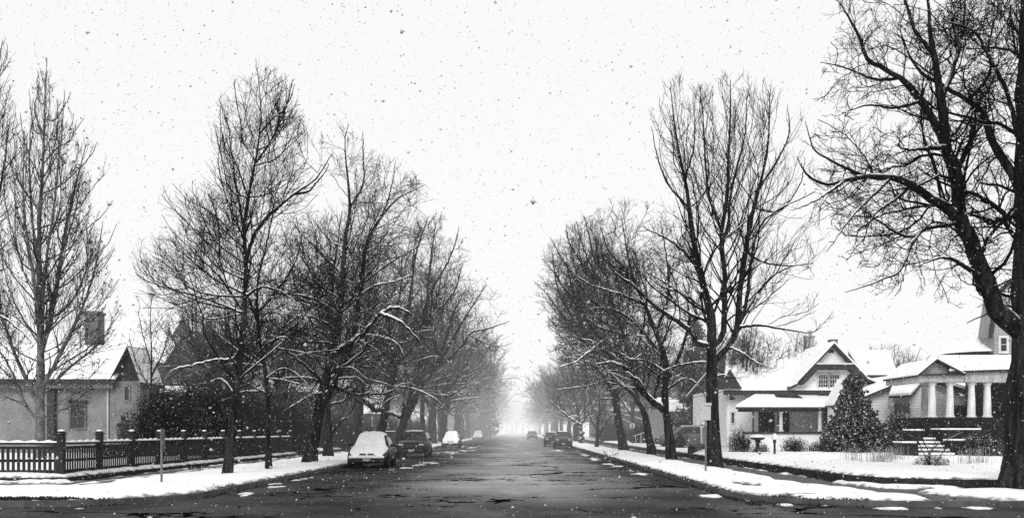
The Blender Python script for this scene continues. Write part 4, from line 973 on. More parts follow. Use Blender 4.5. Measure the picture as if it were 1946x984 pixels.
# --- white gabled house (right)
dA = 56.0
X = lambda p, d=dA: PX(p, d); Z = lambda p, d=dA: PZ(p, d)
H = thing('gabled_house', 'white stucco house with a front gable, paired windows and a columned porch', 'house', (X(1520), 58, .3))
def A(o): 
    o.location = (-H.location.x, -H.location.y, -H.location.z); return o
def AA(mb, name, m, smooth=False, parent=None):
    o = mb.build(name, M[m], parent or H, smooth)
    if parent is None: A(o)
    return o
x0, x1 = X(1388), X(1652)
wl_ = MB().box(x0, x1, 57, 68, 0, Z(735)); wall = AA(wl_, 'wall', 'stucco')
# main roof, ridge along x
ye, yr = 56.2, 62.5; ze, zr = Z(741), PZ(664, 62.5); xl, xr = X(1376), X(1738)
def rp(quad, **k):
    r_ = roof_part(H, quad, **k); A(r_); return r_
rp([(xl, ye, ze), (xr-2, ye, ze), (xr-5.2, yr, zr), (xl+1.6, yr, zr)], th=.28)
rp([(xl+1.6, yr, zr), (xr-5.2, yr, zr), (xr-2, 69, ze), (xl, 69, ze)], th=.28)
rp([(xr-2, ye, ze), (xr-2, 69, ze), (xr-5.2, yr, zr), (xr-5.2, yr-.01, zr)], th=.2)
# left end gable
AA(MB().prism([(x0-.01, 57.0, Z(741)), (x0-.01, 68, Z(741)), (x0+1.2, yr, zr-.3)], [(x0+.15, 57.0, Z(741)), (x0+.15, 68, Z(741)), (x0+1.35, yr, zr-.3)]), 'gable', 'shingle_dark')
AA(MB().prism([(xl-.1, 56.0, Z(738)), (xl+1.1, 56.0, Z(738)), (xl+.55, 56.7, Z(700))], [(xl-.1, 57.4, Z(738)), (xl+1.1, 57.4, Z(738)), (xl+.55, 57.0, Z(700))]), 'hip_end', 'shingle_dark')
# front gable wall
gx0, gx1, gp = X(1512), X(1652), X(1583)
AA(MB().ext_y([(gx0, 0.3), (gx1, .3), (gx1, Z(722)), (gp, Z(656)), (gx0, Z(728))], 56.3, 62), 'gable_wall', 'stucco')
def gable_roof(px_l, zl, px_r, zr_, y0, y1, peak_z, over=.0):
    rp([(px_l, y0, zl), (gp, y0, peak_z), (gp, y1, peak_z), (px_l, y1, zl)], th=.16, snow=.14)
    rp([(gp, y0, peak_z), (px_r, y0, zr_), (px_r, y1, zr_), (gp, y1, peak_z)], th=.16, snow=.14)
gable_roof(X(1512), Z(727), X(1646), Z(718), 55.75, 62.6, Z(652))
# kicked lower eaves
rp([(X(1498), 55.7, Z(735)), (X(1513), 55.7, Z(728)), (X(1513), 58, Z(728)), (X(1498), 58, Z(735))], th=.14, snow=.1)
rp([(X(1645), 55.7, Z(719)), (X(1666), 55.7, Z(728)), (X(1666), 58, Z(728)), (X(1645), 58, Z(719))], th=.14, snow=.1)
# pent band across the gable: bright lip over dark skirt
AA(MB().box(X(1549), X(1618), 55.6, 56.29, Z(693), Z(690)), 'ledge', 'trim_white')
AA(MB().prism([(X(1545), 55.62, Z(702)), (X(1622), 55.62, Z(702)), (X(1616), 55.7, Z(693.5)), (X(1551), 55.7, Z(693.5))], [(X(1545), 56.28, Z(702)), (X(1622), 56.28, Z(702)), (X(1616), 56.28, Z(693.5)), (X(1551), 56.28, Z(693.5))]), 'skirt_roof', 'shingle_dark')
AA(MB().prism([(X(1516), 55.6, Z(729)), (X(1524), 55.6, Z(731)), (X(1553), 55.6, Z(701)), (X(1546), 55.6, Z(696))], [(X(1516), 56.28, Z(729)), (X(1524), 56.28, Z(731)), (X(1553), 56.28, Z(701)), (X(1546), 56.28, Z(696))]), 'bargeboard', 'trim_dark')
AA(MB().prism([(X(1621), 55.6, Z(696)), (X(1612), 55.6, Z(701)), (X(1632), 55.6, Z(722)), (X(1644), 55.6, Z(722))], [(X(1621), 56.28, Z(696)), (X(1612), 56.28, Z(701)), (X(1632), 56.28, Z(722)), (X(1644), 56.28, Z(722))]), 'bargeboard', 'trim_dark')
AA(MB().box(X(1577), X(1587), 56.2, 56.298, Z(669), Z(664)), 'vent', 'trim_dark')
for a_, b_ in ((1558.5, 1575.5), (1580, 1597)): A(window(H, X(a_), X(b_), Z(746), Z(711.5), 56.3, 4, 4, fm='trim_white', t=.1))
AA(MB().box(X(1556), X(1600), 56.05, 56.2, Z(751.5), Z(749.5)), 'sill', 'trim_dark')
# porch
py0 = 53.2
px0, px1 = X(1398, py0), X(1604, py0)
rp([(px0, py0, PZ(773, py0)), (px1, py0, PZ(773, py0)), (px1, 56.28, PZ(755, 56.2)), (px0+1.9, 56.28, PZ(752, 56.2))], th=.12, snow=.15)
AA(MB().box(px0+.2, px1, py0+.12, py0+.3, PZ(782, py0), PZ(776.6, py0)), 'fascia', 'trim_dark')
AA(MB().prism([(X(1470), 55.2, Z(752)), (X(1520), 55.2, Z(757)), (X(1500), 55.9, Z(742)), (X(1482), 55.9, Z(741))], [(X(1470), 56.9, Z(752)), (X(1520), 56.9, Z(757)), (X(1500), 56.9, Z(742)), (X(1482), 56.9, Z(741))]), 'dormer_roof', 'shingle_dark')
AA(MB().box(X(1520), X(1604), 56.1, 56.29, Z(758), Z(754.5)), 'flashing', 'trim_dark')
fl = AA(MB().box(px0+.6, px1, py0+.15, 56.25, .3, PZ(824, py0)), 'porch_wall', 'stucco')
AA(MB().box(px0+.5, px1, py0+.05, py0+.5, PZ(824, py0)+.003, PZ(820, py0)), 'railing', 'trim_dark')
cz0, cz1 = PZ(820, py0)+.003, PZ(782, py0)-.003
for p_ in (1431.5, 1484, 1558):
    w_ = .11 if p_ > 1440 else .05
    c = MB().lathe(0, 0, [(w_*1.5, 0), (w_*1.5, .06), (w_*1.05, .1), (w_, (cz1-cz0)*.5), (w_*.85, cz1-cz0-.08), (w_*1.4, cz1-cz0-.05), (w_*1.4, cz1-cz0)], 12).build('column', M['trim_white'] if w_ > .08 else M['trim_dark'], H, True)
    c.location = (X(p_, py0+.25)-H.location.x, py0+.25-H.location.y, cz0-H.location.z)
A(window(H, X(1452), X(1478), PZ(818, 57), PZ(783, 57), 57, 3, 2, fm='trim_dark', t=.08)); A(window(H, X(1489), X(1506), PZ(818, 57), PZ(783, 57), 57, 2, 2, fm='trim_dark', t=.08))
A(window(H, X(1567), X(1583), Z(808), Z(785), 56.3, 3, 2, t=.07)); A(window(H, X(1397), X(1402), Z(803), Z(783), 57, 1, 1)); AA(MB().box(X(1394), X(1403), 56.9, 56.99, Z(758), Z(755)), 'sill', 'trim_dark')
AA(MB().box(X(1394), X(1398), 56.9, 56.985, Z(758), Z(740)), 'window_casing', 'stucco_grey')
# chimneys
AA(MB().box(X(1533,63), X(1548,63), 63, 63.7, 5, PZ(640, 63)).box(X(1532,63), X(1549,63), 62.95, 63.75, PZ(640, 63)+.002, PZ(637.5, 63)).lathe(X(1540,63.3), 63.35, [(.12,PZ(637.5,63)),(.12,PZ(630,63)),(.16,PZ(629,63)),(.16,PZ(627,63))], 10), 'chimney', 'brick_pale')
AA(MB().box(X(1579,60), X(1592,60), 60, 60.6, 5, PZ(646, 60)).box(X(1578,60), X(1593,60), 59.95, 60.65, PZ(646,60)+.002, PZ(644.5,60)), 'chimney', 'brick')
# steps rail
AA(MB().tube([(X(1563,52),52,.4),(X(1563,52),52,1.35)], .02).tube([(X(1571,52),52.5,.4),(X(1571,52),52.5,1.55)], .02).tube([(X(1580,52),53,.4),(X(1580,52),53,1.7)], .02).tube([(X(1561,52),51.95,1.3),(X(1583,52),53.1,1.72)], .022), 'handrail', 'black_paint')

# right rear roof piece of the same house
rp([(X(1640,60), 60, PZ(712,60)), (X(1706,60), 60, PZ(712,60)), (X(1690,66), 66, PZ(668,66)), (X(1612,66), 66, PZ(668,66))], th=.3)
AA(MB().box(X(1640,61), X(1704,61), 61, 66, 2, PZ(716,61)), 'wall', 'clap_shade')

# --- clapboard wing between the two houses
dW = 53.0
Wg = thing('clapboard_house', 'low white clapboard house wing with a snow roof slope behind the spruce', 'house', (PX(1680,dW), 56, .3))
def B_(o, R_=None): o.location = -Wg.location; return o
xw0, xw1, xwr = PX(1600,dW), PX(1850,dW), PX(1738,dW)
zl_, zp_ = PZ(764,dW), PZ(712,dW)
B_(MB().ext_y([(xw0,.3),(xw1,.3),(xw1,PZ(752,dW)),(xwr,zp_-.12),(xw0+.9,zl_)], dW, 64).build('wall', M['clapboard'], Wg))
r_ = roof_part(Wg, [(PX(1606,dW), dW-.5, zl_-.05), (PX(1606,dW), 65, zl_-.05), (xwr, 65, zp_), (xwr, dW-.5, zp_)], th=.14, snow=.18); B_(r_)
r_ = roof_part(Wg, [(xwr, dW-.5, zp_), (xwr, 65, zp_), (xw1+.3, 65, PZ(750,dW)), (xw1+.3, dW-.5, PZ(750,dW))], th=.14, snow=.18); B_(r_)
# small white cross gable left
gx = PX(1607, 52)
B_(MB().ext_y([(PX(1583,52),.3),(PX(1640,52),.3),(PX(1640,52),PZ(765,52)),(gx,PZ(724,52)),(PX(1584,52),PZ(768,52))], 52.0, 52.98).build('gable', M['stucco'], Wg))
B_(roof_part(Wg, [(PX(1581,52),51.7,PZ(770,52)),(gx,51.7,PZ(721,52)),(gx,53.4,PZ(721,52)),(PX(1581,52),53.4,PZ(770,52))], th=.1, snow=.08))
B_(roof_part(Wg, [(gx,51.7,PZ(721,52)),(PX(1642,52),51.7,PZ(764,52)),(PX(1642,52),53.4,PZ(764,52)),(gx,53.4,PZ(721,52))], th=.1, snow=.14))
# little hood roof and window
B_(roof_part(Wg, [(PX(1689,51.6),51.6,PZ(752,51.6)),(PX(1731,51.6),51.6,PZ(750,51.6)),(PX(1752,52.9),52.98,PZ(728,52.9)),(PX(1700,52.9),52.98,PZ(728,52.9))], th=.12, snow=.12))
B_(MB().box(PX(1697,52.3), PX(1731,52.3), 52.3, 52.98, PZ(772,52.3), PZ(756,52.3)).build('bay', M['trim_white'], Wg))
B_(window(Wg, PX(1699,52.3), PX(1728,52.3), PZ(786,52.3), PZ(766,52.3), 52.3, 2, 1))
B_(window(Wg, PX(1812,dW), PX(1836,dW), PZ(792,dW), PZ(770,dW), dW, 2, 1))

# --- columned house (right edge)
dC = 46.0
Cc = thing('columned_house', 'porch house with stout round columns, small pediment and shingled corner tower', 'house', (PX(1840,dC), 50, .4))
def C_(o): o.location = -Cc.location; return o
XC = lambda p, d=dC: PX(p, d); ZC = lambda p, d=dC: PZ(p, d)
C_(MB().box(XC(1748), XC(2050), dC, 49.6, .35, ZC(793)).build('porch_base', M['stone'], Cc))
for p_, pd in ((1757, 49.0), (1771, 46.4), (1805, 46.4), (1846, 46.4), (1876, 46.4)):
    zt = PZ(727, 46.4); h_ = zt - ZC(793); r0_ = .185 if p_ != 1757 else .18
    c = MB().lathe(0, 0, [(r0_*1.35, 0), (r0_*1.35, .07), (r0_*1.15, .10), (r0_*1.05, .14), (r0_, h_*.4), (r0_*.82, h_-.14), (r0_*1.0, h_-.11), (r0_*1.15, h_-.05), (r0_*1.15, h_)], 20).build('column', M['column_paint'], Cc, True)
    c.location = Vector((PX(p_, pd), pd, ZC(793)+.002)) - Cc.location
C_(MB().box(XC(1744), XC(1832), 46.0, 46.75, PZ(726.5,46.4)+.002, ZC(711)).box(XC(1834), XC(2050), 46.0, 46.75, PZ(726.5,46.4)+.002, ZC(707)).build('entablature', M['column_paint'], Cc))
C_(MB().box(XC(1744), XC(1756), 46.76, 50, PZ(726.5,46.4)+.002, ZC(711)).build('entablature', M['column_paint'], Cc))
C_(MB().ext_y([(XC(1748),ZC(710)),(XC(1822),ZC(708)),(XC(1776),ZC(685))], 46.15, 49).build('pediment', M['shingle'], Cc))
C_(roof_part(Cc, [(XC(1738),45.7,ZC(713)),(XC(1776),45.7,ZC(682)),(XC(1776),50,ZC(682)),(XC(1738),50,ZC(713))], th=.09, snow=.05))
C_(roof_part(Cc, [(XC(1776),45.7,ZC(682)),(XC(1830),45.7,ZC(710)),(XC(1830),50,ZC(710)),(XC(1776),50,ZC(682))], th=.09, snow=.05))
C_(MB().box(XC(1744), XC(1826), 45.8, 46.0, ZC(713), ZC(710.5)).build('cornice', M['trim_dark'], Cc))
C_(roof_part(Cc, [(XC(1800),45.8,ZC(705)),(XC(2060),45.8,ZC(697)),(PX(2040,50.5),50.5,PZ(678,50.5)),(PX(1780,50.5),50.5,PZ(679,50.5))], th=.12, snow=.14))
C_(MB().box(PX(1874,49.7), XC(2060), 49.7, 52, .4, PZ(682,49.7)).build('wall', M['shingle_dark'], Cc))
# bay roof and tower
C_(MB().lathe(PX(1868,53), 53, [(2.1, PZ(705,52)), (2.1, PZ(673,52))], 18).build('bay_wall', M['stucco_grey'], Cc))
rr = MB().lathe(PX(1868,53), 53, [(2.35, PZ(671,52)), (2.4, PZ(670,52)), (.6, PZ(640,52)), (.05, PZ(636,52))], 20).build('bay_roof', M['snow'], Cc); C_(rr)
C_(MB().lathe(PX(1868,53), 53, [(2.38, PZ(674,52)), (2.42, PZ(671.2,52))], 20).build('bay_eave', M['trim_dark'], Cc))
tq = lambda a, b_: (PX(a,50.5), PZ(b_,50.5))
C_(MB().ext_y([tq(1890,684),tq(2030,684),tq(2030,560),tq(1895,560),tq(1884,638),tq(1890,641)], 50.5, 52.0).build('tower', M['shingle'], Cc))
C_(MB().ext_y([tq(1879,642),tq(1883.8,642),tq(1895,561),tq(1940,520),tq(2032,562),tq(2036,558),tq(1940,514),tq(1890,557)], 50.3, 50.6).build('tower_roof', M['trim_dark'], Cc))
C_(window(Cc, PX(1901,50.5), PX(1912,50.5), PZ(667,50.5), PZ(642,50.5), 50.5, 1, 2, t=.13)); C_(window(Cc, PX(1901,50.5), PX(1917,50.5), PZ(606,50.5), PZ(584,50.5), 50.5, 2, 1, t=.12))
# porch lantern
lt = thing('porch_lantern', 'small dark lantern hanging between the porch columns', 'lantern', (PX(1819,47), 47, PZ(742,47)))
MB().lathe(0,0,[(.05,-.2),(.11,-.17),(.12,.05),(.05,.14),(.02,.16)],8).build('lantern_body', M['black_paint'], lt); MB().tube([(0,0,.15),(0,0,PZ(726.5,46.4)-PZ(742,47))], .01).build('chain', M['black_paint'], lt)
# steps with piers
st = thing('porch_steps', 'snow covered steps with broad dark cheek walls below the columned porch', 'steps', (PX(1775,43), 43, .36))
mb = MB()
for k in range(5): mb.box(-1.25+k*.16, .35+.1, .0+k*.48-1.2, 1.2, .17*k, .17*(k+1)-.001)
mb.build('treads', M['concrete'], st)
s2 = MB()
for k in range(5): s2.box(-1.22+k*.16, .33+.1, .03+k*.48-1.2, (k+1)*.48-1.22 if k < 4 else 1.18, .17*(k+1)+.003, .17*(k+1)+.09)
s2.build('snow', M['snow'], st, bevel=.02)
for (ax, bx_, ay, by, hh, nm) in ((-2.0,-1.3,-1.3,-.3,.62,'pier'),(-1.1+.2,-.35,.35,1.3,1.18,'pier'),(.47,2.2,-.6,.0,.72,'cheek_wall'),(.47,2.3,.3,1.3,1.22,'cheek_wall')):
    p = MB().box(ax, bx_, ay, by, 0, hh).box(ax-.06, bx_+.06, ay-.06, by+.06, hh+.002, hh+.08).build(nm, M['stone'], st)
    MB().box(ax-.05, bx_+.05, ay-.05, by+.05, hh+.082, hh+.16).build('snow', M['snow'], p, bevel=.03)

# --- small gabled house far right-left
Fh = thing('far_house', 'small grey gabled house with porch glimpsed between the right verge trunks', 'house', (PX(1320,76), 78, .3))
def F_(o): o.location = -Fh.location; return o
XF = lambda p: PX(p, 76); ZF = lambda p: PZ(p, 76)
F_(MB().box(XF(1262), XF(1362), 76, 86, .3, ZF(775)).build('wall', M['shingle'], Fh))
F_(MB().ext_y([(XF(1308),ZF(782)),(XF(1362),ZF(782)),(XF(1362),ZF(765)),(XF(1333),ZF(738))], 75.4, 84).build('gable', M['stucco_grey'], Fh))
F_(roof_part(Fh, [(XF(1306),75,ZF(784)),(XF(1333),75,ZF(736)),(XF(1333),86,ZF(736)),(XF(1306),86,ZF(784))], th=.2)); F_(roof_part(Fh, [(XF(1333),75,ZF(736)),(XF(1366),75,ZF(768)),(XF(1366),86,ZF(768)),(XF(1333),86,ZF(736))], th=.2))
F_(roof_part(Fh, [(XF(1256),74.5,ZF(782)),(XF(1312),74.5,ZF(782)),(XF(1300),80,PZ(758,80)),(XF(1262),80,PZ(758,80))], th=.2))
F_(MB().box(XF(1290), XF(1316), 79, 82, 3, PZ(748,79)).build('dormer', M['stucco_grey'], Fh)); F_(window(Fh, PX(1295,79), PX(1302,79), PZ(760,79), PZ(752,79), 79, 1, 1))
for p_ in (1264, 1298): F_(MB().box(XF(p_), XF(p_)+.2, 74.8, 75, .3, ZF(784)).build('column', M['trim_white'], Fh))
F_(window(Fh, XF(1326), XF(1331), ZF(806), ZF(788), 76, 1, 2)); F_(window(Fh, XF(1272), XF(1282), ZF(812), ZF(792), 76, 2, 1))
lw_ = tag(MB().box(0, PX(1352,58)-PX(1245,58), 0, .4, 0, .42).build('low_wall', M['stone']), 'low dark stone garden wall behind the right verge trunks', 'wall'); lw_.location = (9.6, 50, .36); lw_.rotation_euler = (0,0,math.radians(75)); lw_.scale = (3.2, 1, 1)
# log clad shed at the corner shrub
sh = thing('garden_shed', 'low shed of horizontal boards between the big verge trunk and the white house', 'shed', (PX(1378,60), 61, .3))
MB().box(-.9, .65, -.5, 2, 0, 1.55).build('wall', M['log_siding'], sh); roof_part(sh, [(-1.0,-.7,1.55),(.75,-.7,1.55),(.75,2.1,1.8),(-1.0,2.1,1.8)], th=.08, snow=.1)
rb = thing('neighbour_house', 'grey house corner seen between the big verge trunk and the white house', 'house', (PX(1378,66), 66, .3))
MB().box(-1.6, 1.2, 0, 6, 0, PZ(772,66)-.3).build('wall', M['shingle_dark'], rb); roof_part(rb, [(-1.8,-.3,PZ(773,66)-.3),(1.4,-.3,PZ(773,66)-.3),(1.4,3,PZ(752,69)-.3),(-1.8,3,PZ(752,69)-.3)], th=.1)

# --- pale house, left
dL = 52.0
Lh = thing('pale_house', 'single storey pale stucco house with a snow roof behind the fence', 'house', (PX(110,dL), 55, .26))
def L_(o): o.location = -Lh.location; return o
XL = lambda p, d=dL: PX(p, d); ZL = lambda p, d=dL: PZ(p, d)
L_(MB().box(XL(-150), XL(222), dL, 57.5, .2, ZL(722)).build('wall', M['stucco_grey'], Lh))
L_(MB().box(XL(222)+.001, XL(268), dL-.15, 54.6, .2, ZL(724)).build('wall', M['stucco_grey'], Lh))
L_(MB().ext_y([(XL(218),ZL(724)+.002),(XL(272),ZL(724)+.002),(XL(250),ZL(662))], dL-.15, 54.5).build('gable', M['shingle_dark'], Lh))
L_(roof_part(Lh, [(XL(214),dL-.6,ZL(727)),(XL(250),dL-.6,ZL(659)),(XL(250),54.7,ZL(659)),(XL(214),54.7,ZL(727))], th=.1, snow=.08)); L_(roof_part(Lh, [(XL(250),dL-.6,ZL(659)),(XL(275),dL-.6,ZL(727)),(XL(275),54.7,ZL(727)),(XL(250),54.7,ZL(659))], th=.1, snow=.08))
L_(roof_part(Lh, [(XL(-160),dL-.6,ZL(721)),(XL(228),dL-.6,ZL(721)),(XL(236),55,PZ(660,55)),(XL(-160),55,PZ(660,55))], th=.22))
L_(roof_part(Lh, [(XL(-160),55,PZ(660,55)),(XL(236),55,PZ(660,55)),(XL(236),58,ZL(721)),(XL(-160),58,ZL(721))], th=.22))
L_(MB().box(XL(-150), XL(221), dL-.45, dL-.002, ZL(738), ZL(728)).build('eave_board', M['stucco_dim'], Lh))
L_(window(Lh, XL(135), XL(161), ZL(812), ZL(769), dL, 2, 2, fm='stucco_dim', t=.12)); L_(MB().box(XL(130), XL(166), dL-.2, dL-.002, ZL(764), ZL(760)).build('lintel', M['trim_dark'], Lh))
L_(MB().box(XL(94), XL(108), dL-.3, dL-.002, .2, ZL(740)).build('pilaster', M['trim_dark'], Lh))
L_(MB().tube([(XL(206),dL-.08,.3),(XL(206),dL-.08,ZL(730))], .05, 8).build('downpipe', M['trim_white'], Lh, True))
L_(window(Lh, XL(240), XL(248), ZL(760), ZL(735), dL-.15, 1, 1, fm='stucco_grey'))
L_(MB().box(PX(168,58), PX(192,58), 57.5, 58.5, 4, PZ(598,58)).box(PX(166,58), PX(194,58), 57.4, 58.6, PZ(598,58)+.002, PZ(593,58)).build('chimney', M['brick'], Lh))

# --- dark gabled house with spire, left
dG = 72.0
Gh = thing('victorian_house', 'dark gabled house with a long snow roof ridge and a pointed spire', 'house', (PX(350,dG), 76, .26))
def G_(o): o.location = -Gh.location; return o
XG = lambda p, d=dG: PX(p, d); ZG = lambda p, d=dG: PZ(p, d)
G_(MB().box(XG(290), XG(440), dG, 84, .2, ZG(690)).build('wall', M['shingle_dark'], Gh))
G_(MB().ext_y([(XG(318),ZG(690)+.002),(XG(436),ZG(690)+.002),(XG(400),ZG(628)),(XG(352),ZG(640))], dG-.3, 82).build('gable', M['shingle_dark'], Gh))
G_(roof_part(Gh, [(PX(200,78),77.5,PZ(690,78)),(PX(330,78),77.5,PZ(690,78)),(PX(347,84),84,PZ(604,84)),(PX(215,84),84,PZ(604,84))], th=.25, snow=.2))
G_(MB().tube([(PX(213,84),84.05,PZ(603,84)),(PX(350,84),84.05,PZ(603,84))], .09, 6).build('ridge_cap', M['trim_dark'], Gh))
G_(MB().lathe(PX(347,80), 80, [(1.0,PZ(640,80)),(.62,PZ(627,80)),(.3,PZ(614,80)),(.06,PZ(602,80)),(.02,PZ(596,80))], 8).build('spire', M['trim_dark'], Gh))
G_(roof_part(Gh, [(XG(305),dG-1.2,ZG(745)),(XG(440),dG-1.2,ZG(745)),(XG(436),dG-.02,ZG(736)),(XG(309),dG-.02,ZG(736))], th=.15, snow=.14))
G_(roof_part(Gh, [(XG(316),dG-.6,ZG(692)),(XG(352),dG-.6,ZG(637)),(XG(352),82,ZG(637)),(XG(316),82,ZG(692))], th=.2, snow=.08)); 
for a_ in (330, 352, 375): G_(window(Gh, XG(a_), XG(a_+10), ZG(727), ZG(703), dG, 1, 2, fm='stucco_grey', t=.08))
G_(MB().box(PX(385,76), PX(403,76), 76, 76.8, 5, PZ(618,76)).build('chimney', M['brick'], Gh))
# --- dim house behind the mid left trees
Mh = thing('dark_house', 'dark house with pale window casing glimpsed behind the stout leaning tree', 'house', (PX(560,74), 77, .26))
MB().box(-4.2, 3.4, 0, 8, 0, 4.6).build('wall', M['shingle_dark'], Mh); roof_part(Mh, [(-4.6,-.5,4.6),(3.8,-.5,4.6),(3.8,4,7.2),(-4.6,4,7.2)], th=.2)
for a_ in (-1.2, .4): window(Mh, a_, a_+.7, 1.2, 2.6, 0, 1, 2, fm='trim_white', gm='curtain' if a_ < 0 else 'glass', t=.1)
Mh2 = thing('porch_house', 'pale porch posts of a house glimpsed left of the snow covered car', 'house', (PX(655,92), 95, .26))
MB().box(-3, 3, 0, 8, 0, 4.2).build('wall', M['stucco_dim'], Mh2); roof_part(Mh2, [(-3.4,-1.6,3.1),(3.4,-1.6,3.1),(3.4,4,6.2),(-3.4,4,6.2)], th=.2)
for a_ in (-2.6,-1.6,-.6,.4,1.4,2.4): MB().box(a_, a_+.12, -1.4, -1.28, 0, 2.95).build('porch_post', M['trim_white'], Mh2)
for k, (px, d, H_, Wd_, lb) in enumerate([(640, 70, 3.0, 4, 'dark twiggy shrub behind the stout leaning tree'), (690, 78, 2.6, 4, 'dark twiggy shrub left of the snow covered sedan'), (735, 84, 3.0, 4.5, 'grey twiggy shrub behind the snow covered sedan'), (790, 100, 3.4, 5, 'grey twiggy shrub behind the black sport utility car'), (600, 66, 3.2, 4, 'dark twiggy shrub at the far end of the fence'),
        (1225, 86, 2.6, 4, 'dark twiggy shrub between the leaning right verge trunks'), (1165, 104, 2.8, 5, 'grey twiggy shrub left of the fourth right verge trunk')]):
    shrub(lb, (PX(px, d), d, .26), H_, Wd_, 170+k, leaf=900, snowy=.25, leafsize=.06, leaf_m='needles', twigs=6, depth=2.6)
# far houses on the right, faint
for k, (px, d, w, h, lb) in enumerate([(1215, 122, 9, 4.0, 'dim low house behind the leaning verge trees on the right'), (1150, 150, 10, 4.6, 'fainter house beyond the small many-stemmed tree')]):
    o = thing('distant_house', lb, 'house', (PX(px,d)+3, d, .2)); MB().box(-w/2, w/2, 0, 8, 0, h).build('wall', M['shingle_dark'], o); roof_part(o, [(-w/2-.4,-.5,h),(w/2+.4,-.5,h),(w/2+.4,4,h+2.6),(-w/2-.4,4,h+2.6)], th=.2)
    for q in (-3, -.5, 2): window(o, q, q+1, 1.2, 2.5, 0, 2, 1)
